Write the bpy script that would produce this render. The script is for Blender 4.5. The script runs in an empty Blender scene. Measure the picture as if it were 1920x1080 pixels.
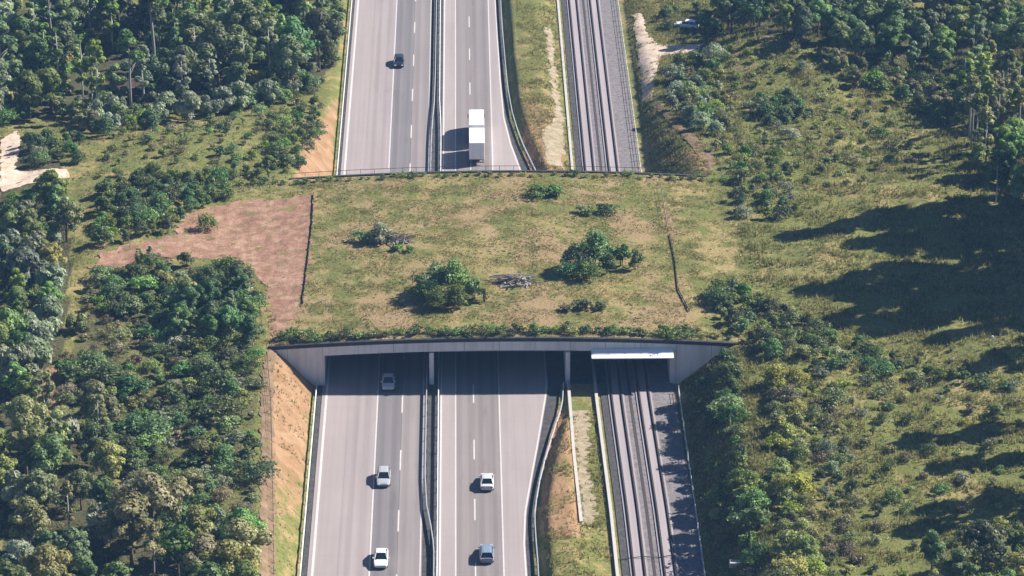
import bpy, math, random
import numpy as np
from mathutils import Vector, Matrix, geometry

SC = bpy.context.scene
COL = SC.collection
# ------------------------------------------------------------------ camera
PITCH = math.radians(23.0)
FPX = 2787.0 / math.tan(PITCH)            # focal length in pixels of a 1920 wide frame
CAM_H = math.cos(PITCH) * 3147.0 / 14.0   # flying height over the road
YAW = math.atan(107.0 * math.cos(PITCH) / FPX)
sp, cp, ss, cs = math.sin(PITCH), math.cos(PITCH), math.sin(YAW), math.cos(YAW)
FW = np.array((ss * cp, cs * cp, -sp)); RT = np.array((cs, -ss, 0.0)); UP = np.array((ss * sp, cs * sp, cp))
cam = bpy.data.cameras.new('camera')
cam.sensor_width = 36.0
cam.lens = FPX / 1920.0 * 36.0
cam.clip_start = 1.0; cam.clip_end = 6000.0
cam_o = bpy.data.objects.new('camera', cam)
COL.objects.link(cam_o)
cam_o.matrix_world = Matrix(((RT[0], UP[0], -FW[0], 0), (RT[1], UP[1], -FW[1], 0), (RT[2], UP[2], -FW[2], CAM_H), (0, 0, 0, 1)))
SC.camera = cam_o
# ------------------------------------------------------------------ sky, sun, exposure
TO_SUN = Vector((1.22, 0.46, 1.0)).normalized()
ELEV = math.asin(TO_SUN.z); AZ = math.atan2(TO_SUN.x, TO_SUN.y)
world = bpy.data.worlds.new('World'); SC.world = world; world.use_nodes = True
wn = world.node_tree; wn.nodes.clear()
sky = wn.nodes.new('ShaderNodeTexSky'); sky.sky_type = 'NISHITA'; sky.sun_disc = False
sky.sun_elevation = ELEV; sky.sun_rotation = AZ; sky.air_density = 0.8; sky.dust_density = 0.3; sky.ozone_density = 4.0
bg = wn.nodes.new('ShaderNodeBackground'); bg.inputs['Strength'].default_value = 0.05
wo = wn.nodes.new('ShaderNodeOutputWorld')
wn.links.new(sky.outputs[0], bg.inputs[0]); wn.links.new(bg.outputs[0], wo.inputs[0])
sun = bpy.data.lights.new('sun', 'SUN'); sun.energy = 5.0; sun.angle = math.radians(0.5); sun.color = (1.0, 0.93, 0.83)
sun_o = bpy.data.objects.new('sun', sun); COL.objects.link(sun_o)
sun_o.rotation_euler = TO_SUN.to_track_quat('Z', 'Y').to_euler()
sun_o.location = (200, 500, 300)
SC.view_settings.view_transform = 'Standard'; SC.view_settings.look = 'None'
SC.view_settings.exposure = 1.05; SC.view_settings.gamma = 1.0
SC.view_settings.use_curve_mapping = False
SC.render.engine = 'CYCLES'
SC.cycles.max_bounces = 6; SC.cycles.diffuse_bounces = 3; SC.cycles.glossy_bounces = 2
SC.cycles.transmission_bounces = 4; SC.cycles.volume_bounces = 0
SC.cycles.use_denoising = True

HAZE = 0.00011
random.seed(7)
RNG = np.random.default_rng(11)

# ------------------------------------------------------------------ survey: photo point -> place on the terrain
def ray_to(px, py, z):
    d = FW + (px - 960) / FPX * RT + (540 - py) / FPX * UP
    t = (z - CAM_H) / d[2]
    return t * d[0], t * d[1]
def to_px(x, y, z):
    v = np.array((x, y, z - CAM_H)); w = v @ FW
    return 960 + FPX * (v @ RT) / w, 540 - FPX * (v @ UP) / w

YN, YF = 452.5, 518.0            # near and far portal of the overpass
AL, AR = -19.75, 29.2            # inner faces of the abutments
TL, TR = -21.2, 30.5             # toes of the cutting slopes
FLOOR = -0.12
DECK_MID, DECK_HALF = 5.5, 34.0

VY = [300, 394, 406, 412, 423, 436.5, 444, 451.5, 519.5, 527, 537.1, 550.4, 567.3, 595.3, 625.7, 800]
VX = [9.4, 9.3, 9.1, 9.2, 10.3, 12.4, 13.7, 14.1, 14.0, 13.2, 11.6, 9.6, 8.1, 7.5, 7.2, 7.1]
def wob(X, Y, s, seed):
    r = np.random.default_rng(seed); o = 0.0
    for i in range(5):
        a = r.uniform(0, 6.28); k = r.uniform(.6, 1.7) / s; p = r.uniform(0, 6.28)
        o = o + np.sin((X * math.cos(a) + Y * math.sin(a)) * k * 6.28 + p)
    return o / 2.6
def smin(a, b, k):
    h = np.clip(.5 + .5 * (b - a) / k, 0, 1)
    return b * (1 - h) + a * h - k * h * (1 - h)
def upper(X, Y):
    l = np.interp(Y, [330, 385, 410, 452, 518, 540, 572, 600, 700], [4.2, 4.4, 5.0, 5.9, 5.9, 4.0, 1.0, .6, .6])
    r = np.interp(Y, [330, 385, 410, 452, 518, 540, 566, 600, 700], [5.6, 5.8, 6.0, 6.0, 6.0, 4.6, 1.8, 1.0, 1.0])
    t = np.clip((X - TL) / (TR - TL), 0, 1)
    u = l * (1 - t) + r * t
    amp = np.clip((np.abs(X - 5) - 34) / 20, 0, 1)
    u = u + amp * (.45 * wob(X, Y, 34, 3) + .18 * wob(X, Y, 12, 4))
    u = u + 4.6 * np.exp(-(((X - 57) / 15) ** 2 + ((Y - 584) / 17) ** 2))
    u = u + 2.6 * np.exp(-(((X + 50) / 17) ** 2 + ((Y - 535) / 14) ** 2))
    return u
def crown_(X):
    return 1.15 * np.clip(1 - ((X - DECK_MID) / DECK_HALF) ** 2, 0, 1)
def deck_z(X, Y):
    return upper(X, Y) + crown_(X)
def zt(X, Y):
    X = np.asarray(X, float); Y = np.asarray(Y, float)
    u = upper(X, Y)
    w = .12 * wob(X, Y, 7, 9) + .13 * wob(X * .15, Y, 2.6, 19)
    sl = (TL - X) * 1.02 + w; sr = (X - TR) * .86 + w
    z = np.where(X < TL, smin(u, np.maximum(sl, 0) + FLOOR, .9), np.where(X > TR, smin(u, np.maximum(sr, 0) + FLOOR, .9), FLOOR))
    z = np.where((X >= TL) & (X <= TR), FLOOR, z)
    # raised verge between motorway and railway
    g = np.interp(Y, VY, VX) + .7
    rise = np.clip((X - g) / 1.1, 0, 1); rise = rise * rise * (3 - 2 * rise)
    fall = np.interp(X, [13.6, 17.2, 18.4], [1.0, .25, 0])
    amp = np.interp(Y, [300, 392, 440, 447, YN, YF, 524, 530, 800], [1.7, 1.7, 1.5, .3, 0, 0, .3, 1.5, 1.7])
    wall = np.where((X > 14.5) & (Y > 407) & (Y < YN), .28, 1.0)
    z = np.where((X > 6) & (X < 18.6), z + amp * rise * fall * wall, z)
    on = (Y > YN + .35) & (Y < YF - .35)
    return np.where(on, deck_z(X, Y), z)
def at(px, py, dz=0.0):
    z = 5.0
    for i in range(9):
        x, y = ray_to(px, py, z); z = .4 * z + .6 * float(zt(x, y))
    x, y = ray_to(px, py, z)
    return x, y, float(zt(x, y)) + dz
def poly(pts): return [at(a, b)[:2] for a, b in pts]
def inside(P, X, Y):
    X = np.asarray(X); Y = np.asarray(Y); r = np.zeros(X.shape, bool); n = len(P)
    for i in range(n):
        x1, y1 = P[i]; x2, y2 = P[i - 1]
        if y1 == y2: continue
        r ^= ((y1 > Y) != (y2 > Y)) & (X < (x2 - x1) * (Y - y1) / (y2 - y1) + x1)
    return r

# ------------------------------------------------------------------ materials
def lk(t, a, b): t.links.new(a, b)
def new_mat(name):
    m = bpy.data.materials.new(name); m.use_nodes = True; t = m.node_tree; t.nodes.clear()
    o = t.nodes.new('ShaderNodeOutputMaterial'); b = t.nodes.new('ShaderNodeBsdfPrincipled')
    lk(t, b.outputs[0], o.inputs[0]); return m, t, b, o
def noise(t, scale, detail=4, rough=.55, vec=None, dist=0.0):
    n = t.nodes.new('ShaderNodeTexNoise'); n.inputs['Scale'].default_value = scale; n.inputs['Detail'].default_value = detail
    n.inputs['Roughness'].default_value = rough; n.inputs['Distortion'].default_value = dist
    if vec is not None: lk(t, vec, n.inputs['Vector'])
    return n.outputs[0]
def ramp(t, fac, stops):
    r = t.nodes.new('ShaderNodeValToRGB'); e = r.color_ramp.elements
    while len(e) < len(stops): e.new(.5)
    for i, (p, c) in enumerate(stops):
        e[i].position = p; e[i].color = (*c, 1) if len(c) == 3 else c
    lk(t, fac, r.inputs[0]); return r.outputs[0]
def mix(t, fac, a, b, mode='MIX'):
    m = t.nodes.new('ShaderNodeMix'); m.data_type = 'RGBA'; m.blend_type = mode
    for s, v in ((m.inputs[0], fac), (m.inputs[6], a), (m.inputs[7], b)):
        if isinstance(v, (int, float)): s.default_value = v
        elif isinstance(v, tuple): s.default_value = (*v, 1)
        else: lk(t, v, s)
    return m.outputs[2]
def math_(t, op, a, b=None, c=None):
    m = t.nodes.new('ShaderNodeMath'); m.operation = op
    for s, v in zip(m.inputs, (a, b, c)):
        if v is None: continue
        if isinstance(v, (int, float)): s.default_value = v
        else: lk(t, v, s)
    return m.outputs[0]
def attr(t, name):
    a = t.nodes.new('ShaderNodeAttribute'); a.attribute_name = name; return a.outputs['Fac']
def coord(t, scale=(1, 1, 1), which='Object'):
    c = t.nodes.new('ShaderNodeTexCoord'); m = t.nodes.new('ShaderNodeMapping'); m.inputs['Scale'].default_value = scale
    lk(t, c.outputs[which], m.inputs[0]); return m.outputs[0]
def geo_pos(t, scale=(1, 1, 1)):
    c = t.nodes.new('ShaderNodeNewGeometry'); m = t.nodes.new('ShaderNodeMapping'); m.inputs['Scale'].default_value = scale
    lk(t, c.outputs['Position'], m.inputs[0]); return m.outputs[0]
def bump(t, b, h, strength, dist):
    n = t.nodes.new('ShaderNodeBump'); n.inputs['Strength'].default_value = strength; n.inputs['Distance'].default_value = dist
    lk(t, h, n.inputs['Height']); lk(t, n.outputs[0], b.inputs['Normal'])
def rnd(t):
    return t.nodes.new('ShaderNodeObjectInfo').outputs['Random']

def plain(name, col, rough=.6, metal=0.0, var=.18, scale=1.5, spec=.5):
    m, t, b, o = new_mat(name)
    n = noise(t, scale, 5, .6, geo_pos(t))
    c = mix(t, n, tuple(x * (1 - var) for x in col), tuple(min(1, x * (1 + var)) for x in col))
    lk(t, c, b.inputs['Base Color']); b.inputs['Roughness'].default_value = rough; b.inputs['Metallic'].default_value = metal
    b.inputs['Specular IOR Level'].default_value = spec
    return m
def leaf_mat(name, c1, c2, c3, trans=.3):
    m, t, b, o = new_mat(name)
    f = attr(t, 'tint'); r = rnd(t)
    c = ramp(t, f, [(0, c1), (.55, c2), (1, c3)])
    hs = t.nodes.new('ShaderNodeHueSaturation')
    lk(t, c, hs.inputs['Color'])
    lk(t, math_(t, 'MULTIPLY_ADD', r, .075, .455), hs.inputs['Hue'])
    lk(t, math_(t, 'MULTIPLY_ADD', math_(t, 'FRACT', math_(t, 'MULTIPLY', r, 7.31)), .7, .62), hs.inputs['Value'])
    lk(t, math_(t, 'MULTIPLY_ADD', math_(t, 'FRACT', math_(t, 'MULTIPLY', r, 3.77)), .40, .84), hs.inputs['Saturation'])
    lk(t, hs.outputs[0], b.inputs['Base Color']); b.inputs['Roughness'].default_value = .55
    b.inputs['Specular IOR Level'].default_value = .3
    tr = t.nodes.new('ShaderNodeBsdfTranslucent'); lk(t, hs.outputs[0], tr.inputs[0])
    ms = t.nodes.new('ShaderNodeMixShader'); ms.inputs[0].default_value = trans
    lk(t, b.outputs[0], ms.inputs[1]); lk(t, tr.outputs[0], ms.inputs[2]); lk(t, ms.outputs[0], o.inputs[0])
    return m
LEAF = {
    'green': leaf_mat('leaf_green', (0.095, 0.171, 0.046), (0.200, 0.304, 0.091), (0.373, 0.456, 0.165)),
    'dark': leaf_mat('leaf_dark', (0.074, 0.120, 0.043), (0.146, 0.205, 0.074), (0.272, 0.323, 0.137)),
    'blue': leaf_mat('leaf_bluegreen', (0.071, 0.142, 0.050), (0.139, 0.237, 0.088), (0.272, 0.367, 0.158)),
    'olive': leaf_mat('leaf_olive', (0.152, 0.171, 0.063), (0.291, 0.310, 0.127), (0.468, 0.468, 0.222)),
    'light': leaf_mat('leaf_light', (0.189, 0.234, 0.060), (0.335, 0.380, 0.116), (0.506, 0.519, 0.208)),
    'silver': leaf_mat('leaf_silver', (0.171, 0.222, 0.127), (0.310, 0.361, 0.227), (0.506, 0.544, 0.380)),
    'brown': leaf_mat('leaf_brown', (0.158, 0.142, 0.081), (0.284, 0.253, 0.152), (0.442, 0.392, 0.260)),
}
# ground: grass, dry grass, bare earth, leaf litter
m, t, b, o = new_mat('ground_cover'); M_GROUND = m
P = geo_pos(t)
n1 = noise(t, .055, 5, .6, P, .4); n2 = noise(t, .33, 5, .65, P, .6); n3 = noise(t, 2.2, 4, .7, P); n4 = noise(t, .13, 4, .6, geo_pos(t, (1, .45, 1)), .8)
def brk(a, w=.9):
    s = math_(t, 'ADD', math_(t, 'MULTIPLY', math_(t, 'SUBTRACT', n2, .5), w * 1.3), math_(t, 'MULTIPLY', math_(t, 'SUBTRACT', n4, .5), w * 1.2))
    v = math_(t, 'ADD', a, s)
    r = t.nodes.new('ShaderNodeMapRange'); r.interpolation_type = 'SMOOTHSTEP'; r.inputs[1].default_value = .34; r.inputs[2].default_value = .66
    lk(t, v, r.inputs[0]); return r.outputs[0]
green = ramp(t, n3, [(.25, (.080, .100, .028)), (.5, (.145, .155, .048)), (.78, (.225, .215, .078))])
dry = ramp(t, n3, [(.22, (.180, .150, .060)), (.5, (.285, .228, .100)), (.8, (.400, .318, .160))])
tan = ramp(t, n2, [(.3, (.25, .17, .095)), (.7, (.33, .235, .14))])
soil = ramp(t, n2, [(.25, (.19, .115, .058)), (.5, (.285, .176, .098)), (.75, (.38, .26, .165))])
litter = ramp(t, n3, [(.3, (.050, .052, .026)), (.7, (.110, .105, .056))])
c = mix(t, brk(attr(t, 'dry')), green, dry)
c = mix(t, math_(t, 'MULTIPLY', brk(attr(t, 'tan')), .8), c, tan)
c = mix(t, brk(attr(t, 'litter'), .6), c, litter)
c = mix(t, brk(attr(t, 'soil'), .7), c, soil)
lk(t, c, b.inputs['Base Color']); b.inputs['Roughness'].default_value = .95; b.inputs['Specular IOR Level'].default_value = .1
bump(t, b, n3, .7, .25)
# grass blades
m, t, b, o = new_mat('grass_blades'); M_GRASS = m
c = mix(t, attr(t, 'dry'), ramp(t, attr(t, 'tint'), [(0, (.105, .125, .032)), (.5, (.195, .212, .062)), (1, (.320, .320, .112))]),
        ramp(t, attr(t, 'tint'), [(0, (.200, .168, .066)), (.5, (.330, .275, .116)), (1, (.470, .395, .195))]))
lk(t, c, b.inputs['Base Color']); b.inputs['Roughness'].default_value = .7; b.inputs['Specular IOR Level'].default_value = .2
tr = t.nodes.new('ShaderNodeBsdfTranslucent'); lk(t, c, tr.inputs[0]); ms = t.nodes.new('ShaderNodeMixShader'); ms.inputs[0].default_value = .45
lk(t, b.outputs[0], ms.inputs[1]); lk(t, tr.outputs[0], ms.inputs[2]); lk(t, ms.outputs[0], o.inputs[0])
# bare tracks
def track_mat(name, a, bcol, c3, sc=.5, weeds=False):
    m, t, b, o = new_mat(name); P = geo_pos(t)
    n = noise(t, sc, 6, .65, P, .5); f = noise(t, 3.5, 4, .7, P)
    c = ramp(t, n, [(.3, a), (.5, bcol), (.72, c3)])
    c = mix(t, .35, c, ramp(t, f, [(.3, (.45, .45, .45)), (.7, (1, 1, 1))]), 'MULTIPLY')
    if weeds:
        w = noise(t, .22, 6, .7, P, .7); r1 = noise(t, 1.0, 4, .6, geo_pos(t, (.9, .16, 1)), .4)
        c = mix(t, .6, c, ramp(t, r1, [(.38, (.72, .68, .64)), (.60, (1, 1, 1)), (.72, (1.0, 1.0, 1.0))]), 'MULTIPLY')
        c = mix(t, ramp(t, w, [(.56, (0, 0, 0)), (.68, (.8, .8, .8))]), c, (.20, .175, .075))
    lk(t, c, b.inputs['Base Color']); b.inputs['Roughness'].default_value = .95; b.inputs['Specular IOR Level'].default_value = .1
    bump(t, b, f, .8, .15); return m
M_TRACK = track_mat('red_earth', (.20, .125, .078), (.360, .210, .148), (.50, .35, .26), .55, True)
M_SAND = track_mat('pale_sand', (.44, .335, .24), (.64, .51, .405), (.76, .65, .54))
M_TRAIL = track_mat('brown_trail', (0.145, 0.111, 0.064), (0.230, 0.157, 0.102), (0.306, 0.221, 0.145))
M_GRAVEL = track_mat('pale_gravel', (.22, .185, .11), (.35, .29, .20), (.47, .40, .30), .9)
M_BALLAST = track_mat('ballast', (.155, .145, .15), (.225, .205, .215), (.285, .265, .27), 1.2)
M_DRAIN = track_mat('drain_gravel', (.055, .055, .058), (.085, .085, .088), (.12, .12, .12), 1.0)
# concrete lanes with long wear streaks
def lane_mat(name, col, streak, centre=0.0, halfw=0.0):
    m, t, b, o = new_mat(name)
    P = geo_pos(t)
    n = noise(t, 1.0, 4, .6, geo_pos(t, (1.7, .012, 1)))
    n2 = noise(t, 1.0, 5, .6, geo_pos(t, (.25, .05, 1)))
    f = noise(t, 9.0, 3, .7, P)
    c = mix(t, math_(t, 'MULTIPLY', ramp(t, n, [(.35, (0, 0, 0)), (.68, (1, 1, 1))]), streak), col, tuple(x * .66 for x in col))
    c = mix(t, .5, c, ramp(t, n2, [(.35, (.82, .82, .83)), (.65, (1, 1, 1))]), 'MULTIPLY')
    c = mix(t, .22, c, ramp(t, f, [(.3, (.5, .5, .5)), (.7, (1, 1, 1))]), 'MULTIPLY')
    if halfw:
        sw = t.nodes.new('ShaderNodeSeparateXYZ'); lk(t, P, sw.inputs[0])
        dx = math_(t, 'ABSOLUTE', math_(t, 'SUBTRACT', math_(t, 'ABSOLUTE', math_(t, 'SUBTRACT', sw.outputs[0], centre)), .86))
        wr = t.nodes.new('ShaderNodeMapRange'); wr.interpolation_type = 'SMOOTHSTEP'; wr.inputs[1].default_value = .62; wr.inputs[2].default_value = .12; lk(t, dx, wr.inputs[0])
        wv = math_(t, 'MULTIPLY', wr.outputs[0], math_(t, 'MULTIPLY_ADD', noise(t, 1.0, 4, .6, geo_pos(t, (.6, .03, 1))), .8, .1))
        c = mix(t, math_(t, 'MULTIPLY', wv, halfw), c, tuple(x * .55 for x in col))
        oil = noise(t, 1.0, 4, .6, geo_pos(t, (.9, .10, 1)))
        c = mix(t, .35 * halfw, c, ramp(t, oil, [(.60, (1, 1, 1)), (.72, (.55, .54, .54))]), 'MULTIPLY')
    # transverse slab joints, five metres apart
    sx = t.nodes.new('ShaderNodeSeparateXYZ'); lk(t, P, sx.inputs[0])
    fr = math_(t, 'FRACT', math_(t, 'MULTIPLY', sx.outputs[1], .2))
    j = math_(t, 'MULTIPLY', math_(t, 'LESS_THAN', fr, .012), .28)
    c = mix(t, j, c, tuple(x * .4 for x in col))
    lk(t, c, b.inputs['Base Color']); b.inputs['Roughness'].default_value = .85; b.inputs['Specular IOR Level'].default_value = .25
    return m
M_LANE_PINK = lane_mat('lane_pale_pink', (.365, .318, .318), .35)
M_LANE_SLOW = lane_mat('lane_pale_worn', (.362, .316, .318), .40, -14.2, .6)
M_LANE_GREY = lane_mat('lane_worn_grey', (.225, .208, .220), .55, -10.45, .9)
M_LANE_MID = lane_mat('lane_mid_grey', (.300, .266, .268), .5, -7.1, .8)
M_LANE_TAN = lane_mat('lane_taupe_fast', (.290, .256, .254), .5, 0.05, .8)
M_LANE_TAN2 = lane_mat('lane_taupe_slow', (.268, .238, .238), .5, 3.1, .95)
M_PAINT = plain('white_road_paint', (.54, .52, .51), .7, 0, .22, 1.2)
def concrete(name, col):
    m, t, b, o = new_mat(name); P = geo_pos(t)
    c = mix(t, noise(t, .5, 5, .6, P), tuple(x * .78 for x in col), col)
    st = noise(t, 1.0, 5, .65, geo_pos(t, (1.1, 1.1, .10)))
    c = mix(t, .45, c, ramp(t, st, [(.42, (1, 1, 1)), (.62, (.62, .61, .58)), (.75, (.42, .41, .39))]), 'MULTIPLY')
    sx = t.nodes.new('ShaderNodeSeparateXYZ'); lk(t, P, sx.inputs[0])
    j = math_(t, 'LESS_THAN', math_(t, 'FRACT', math_(t, 'MULTIPLY', sx.outputs[0], .2)), .016)
    c = mix(t, math_(t, 'MULTIPLY', j, .55), c, (.10, .10, .10))
    lk(t, c, b.inputs['Base Color']); b.inputs['Roughness'].default_value = .9; b.inputs['Specular IOR Level'].default_value = .2
    bump(t, b, noise(t, 3.0, 4, .6, P), .3, .05); return m
M_CONC = concrete('pale_concrete', (.74, .735, .74))
M_CONC_LIT = plain('white_concrete', (.46, .44, .415), .85, 0, .12, .8)
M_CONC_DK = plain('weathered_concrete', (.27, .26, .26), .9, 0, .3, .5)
M_PARAPET = plain('hedge_shade_parapet', (.035, .036, .042), .9, 0, .3, .7)  # near-black colour holds the shade of the hedges above the fascia
M_SLAB = lane_mat('track_slab_concrete', (0.390, 0.343, 0.359), .4)
M_RUST_SHADE = plain('rust_and_shade_band', (.05, .04, .042), .9, 0, .3, 1.0)  # rust staining and rail shadow painted together in one dark tone
M_RAIL = plain('rail_steel', (.10, .085, .08), .5, .6, .25, 2)
M_STEEL = plain('galvanised_steel', (.60, .62, .65), .5, .15, .12, 2)
M_STEEL_DK = plain('dark_steel', (.06, .065, .075), .55, .4, .2, 2)
M_BARK = plain('bark_brown', (.14, .105, .075), .95, 0, .35, 3)
M_BARK_GREY = plain('bark_grey', (.30, .28, .25), .95, 0, .3, 3)
M_BARK_BIRCH = plain('bark_birch', (.58, .56, .52), .9, 0, .3, 4)
M_WOOD = plain('weathered_wood', (.13, .105, .08), .9, 0, .35, 2)
M_WOOD_PALE = plain('bleached_wood', (.30, .275, .235), .9, 0, .25, 2)
M_ROOF = plain('dark_red_brown_boards', (.085, .045, .035), .85, 0, .3, 2)
M_WHITE = plain('white_panel_paint', (.86, .86, .86), .5, 0, .04, 1)
M_TYRE = plain('tyre_rubber', (.018, .018, .02), .85, 0, .2, 4)
M_RIM = plain('wheel_rim', (.55, .56, .58), .35, .7, .1, 4)
M_GLASS = plain('tinted_glass', (.012, .018, .026), .08, 0, .1, 1, .8)
M_LAMP = plain('lamp_lens', (.80, .82, .85), .15, 0, .05, 4)
M_TAIL = plain('tail_lamp_lens', (.40, .02, .02), .2, 0, .1, 4)
M_CHASSIS = plain('chassis_black', (.03, .03, .035), .7, .2, .2, 3)
M_STONE = plain('grey_stone', (.30, .29, .28), .95, 0, .3, 2)
def car_paint(name, col):
    m, t, b, o = new_mat(name)
    n = noise(t, 3, 3, .6, coord(t))
    lk(t, mix(t, n, tuple(x * .94 for x in col), col), b.inputs['Base Color'])
    b.inputs['Roughness'].default_value = .32; b.inputs['Coat Weight'].default_value = .5; b.inputs['Coat Roughness'].default_value = .08
    return m
CP_WHITE = car_paint('paint_white', (.80, .81, .82)); CP_SILVER = car_paint('paint_silver', (.58, .60, .63))
CP_GREY = car_paint('paint_pale_blue_grey', (.44, .50, .57)); CP_SHADE_GREY = car_paint('paint_white_shaded_grey', (.40, .42, .45)); CP_SHADE_BLUE = car_paint('paint_white_shaded_blue', (.20, .27, .37)); CP_BLACK = car_paint('paint_black_blue', (.016, .02, .03))  # mid grey and blue paints hold the shaded look of white cars

# ------------------------------------------------------------------ mesh helpers
def np_mesh(name, V, F, attrs=None, smooth=False):
    V = np.ascontiguousarray(V, np.float32); F = np.ascontiguousarray(F, np.int32)
    me = bpy.data.meshes.new(name); n, k = F.shape
    me.vertices.add(len(V)); me.vertices.foreach_set('co', V.ravel())
    me.loops.add(n * k); me.loops.foreach_set('vertex_index', F.ravel())
    me.polygons.add(n); me.polygons.foreach_set('loop_start', np.arange(0, n * k, k, dtype=np.int32))
    if smooth: me.polygons.foreach_set('use_smooth', np.ones(n, bool))
    me.update(calc_edges=True)
    for a, v in (attrs or {}).items():
        x = me.attributes.new(a, 'FLOAT', 'POINT'); x.data.foreach_set('value', np.ascontiguousarray(v, np.float32))
    return me
class MB:
    def __init__(s): s.v = []; s.f = []
    def add(s, V, F):
        k = len(s.v); s.v += [tuple(p) for p in V]; s.f += [tuple(i + k for i in q) for q in F]; return s
    def box(s, x0, x1, y0, y1, z0, z1):
        V = [(x0, y0, z0), (x1, y0, z0), (x1, y1, z0), (x0, y1, z0), (x0, y0, z1), (x1, y0, z1), (x1, y1, z1), (x0, y1, z1)]
        return s.add(V, [(0, 3, 2, 1), (4, 5, 6, 7), (0, 1, 5, 4), (1, 2, 6, 5), (2, 3, 7, 6), (3, 0, 4, 7)])
    def bevbox(s, x0, x1, y0, y1, z0, z1, r):
        """box with chamfered vertical and top edges"""
        def ring(i, z): return [(x0 + i + r, y0 + i, z), (x1 - i - r, y0 + i, z), (x1 - i, y0 + i + r, z), (x1 - i, y1 - i - r, z), (x1 - i - r, y1 - i, z), (x0 + i + r, y1 - i, z), (x0 + i, y1 - i - r, z), (x0 + i, y0 + i + r, z)]
        return s.loft([ring(0, z0), ring(0, z1 - r), ring(r, z1)])
    def loft(s, rings, cap=True):
        n = len(rings[0]); V = [p for r in rings for p in r]; F = []
        for i in range(len(rings) - 1):
            for j in range(n):
                F.append((i * n + j, i * n + (j + 1) % n, (i + 1) * n + (j + 1) % n, (i + 1) * n + j))
        if cap: F += [tuple(range(n - 1, -1, -1)), tuple((len(rings) - 1) * n + j for j in range(n))]
        return s.add(V, F)
    def tube(s, pts, rad, n=6):
        rings = []
        for i, p in enumerate(pts):
            p = Vector(p); a = Vector(pts[max(0, i - 1)]); c = Vector(pts[min(len(pts) - 1, i + 1)]); d = (c - a).normalized()
            u = d.cross(Vector((.3, .9, .2))).normalized(); w = d.cross(u)
            r = rad[i] if isinstance(rad, (list, tuple)) else rad
            rings.append([p + u * math.cos(6.2832 * j / n) * r + w * math.sin(6.2832 * j / n) * r for j in range(n)])
        return s.loft(rings)
    def sweep(s, prof, path):
        """closed profile of (side offset, height) swept along a ground path"""
        rings = []
        for i, p in enumerate(path):
            a = Vector(path[max(0, i - 1)]); c = Vector(path[min(len(path) - 1, i + 1)]); d = (c - a); d.z = 0; d.normalize()
            sd = Vector((d.y, -d.x, 0))
            rings.append([Vector(p) + sd * o + Vector((0, 0, h)) for o, h in prof])
        return s.loft(rings)
    def mesh(s, name, smooth=False):
        me = bpy.data.meshes.new(name); me.from_pydata(s.v, [], s.f)
        if smooth: me.polygons.foreach_set('use_smooth', [True] * len(me.polygons))
        me.update(); return me
def link(name, me, mat=None, parent=None, loc=(0, 0, 0), rz=0.0):
    o = bpy.data.objects.new(name, me); COL.objects.link(o)
    if mat is not None and len(me.materials) == 0: me.materials.append(mat)
    o.parent = parent; o.location = loc; o.rotation_euler = (0, 0, rz); return o
def build(mb, name, mat, parent=None, loc=(0, 0, 0), smooth=False): return link(name, mb.mesh(name, smooth), mat, parent, loc)
def tag(o, label, cat, group=None):
    o['label'] = label; o['category'] = cat
    if group: o['group'] = group
    return o
def empty(name, loc=(0, 0, 0), rz=0.0, label=None, cat=None, group=None):
    o = bpy.data.objects.new(name, None); COL.objects.link(o); o.location = loc; o.rotation_euler = (0, 0, rz); o.empty_display_size = .3
    if label: tag(o, label, cat, group)
    return o
def struct(o): o['kind'] = 'structure'; return o
def resample(pts, step):
    out = []
    for i in range(len(pts) - 1):
        a = np.array(pts[i], float); c = np.array(pts[i + 1], float); n = max(1, int(np.linalg.norm(c - a) / step))
        out += [a + (c - a) * k / n for k in range(n)]
    out.append(np.array(pts[-1], float)); return out
def smooth_path(pts, it=2):
    pts = [np.array(p, float) for p in pts]
    for _ in range(it):
        q = [pts[0]]
        for a, c in zip(pts[:-1], pts[1:]): q += [a * .75 + c * .25, a * .25 + c * .75]
        pts = q + [pts[-1]]
    return pts

# ------------------------------------------------------------------ survey of the ground areas
TRACK = poly([(165, 508), (195, 472), (270, 455), (328, 440), (345, 405), (430, 378), (540, 372), (590, 362), (586, 420), (577, 500), (566, 570),
              (540, 612), (520, 640), (506, 638), (512, 600), (498, 535), (470, 512), (380, 484), (290, 482), (205, 512)])
TRAIL = poly([(506, 640), (522, 640), (513, 700), (513, 800), (515, 900), (516, 1000), (516, 1110), (487, 1110), (488, 1000), (489, 900), (488, 800), (490, 700)])
SANDY = poly([(1186, 28), (1205, 26), (1212, 60), (1232, 84), (1318, 82), (1312, 96), (1240, 104), (1226, 150), (1224, 192), (1206, 192), (1196, 100)])
SANDY_L = poly([(0, 262), (30, 246), (40, 262), (28, 318), (62, 322), (128, 318), (130, 340), (60, 344), (0, 362)])
BANKP = poly([(1216, 190), (1226, 186), (1345, 300), (1330, 318)])
LEDGE = poly([(80, 690), (108, 680), (112, 730), (92, 790), (74, 780)])
STRIP_N = [ray_to(*q, -.1) for q in ((1072, 772), (1104, 770), (1106, 830), (1100, 880), (1112, 930), (1116, 975), (1100, 1000), (1094, 985), (1084, 890))]
STRIP_F = [ray_to(*q, -.1) for q in ((1022, 62), (1036, 60), (1044, 150), (1058, 240), (1056, 322), (1022, 322), (1018, 262), (1042, 230), (1030, 150))]
W_TL = poly([(0, 20), (640, 18), (628, 125), (565, 170), (480, 192), (330, 208), (260, 225), (120, 210), (0, 235)])
W_L = poly([(0, 255), (110, 265), (135, 480), (120, 640), (95, 780), (195, 800), (215, 990), (460, 1010), (470, 1190), (0, 1190)])
W_TH = poly([(190, 525), (245, 500), (310, 492), (400, 500), (472, 528), (486, 640), (480, 1000), (300, 990), (200, 880), (110, 800), (130, 640)])
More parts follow.
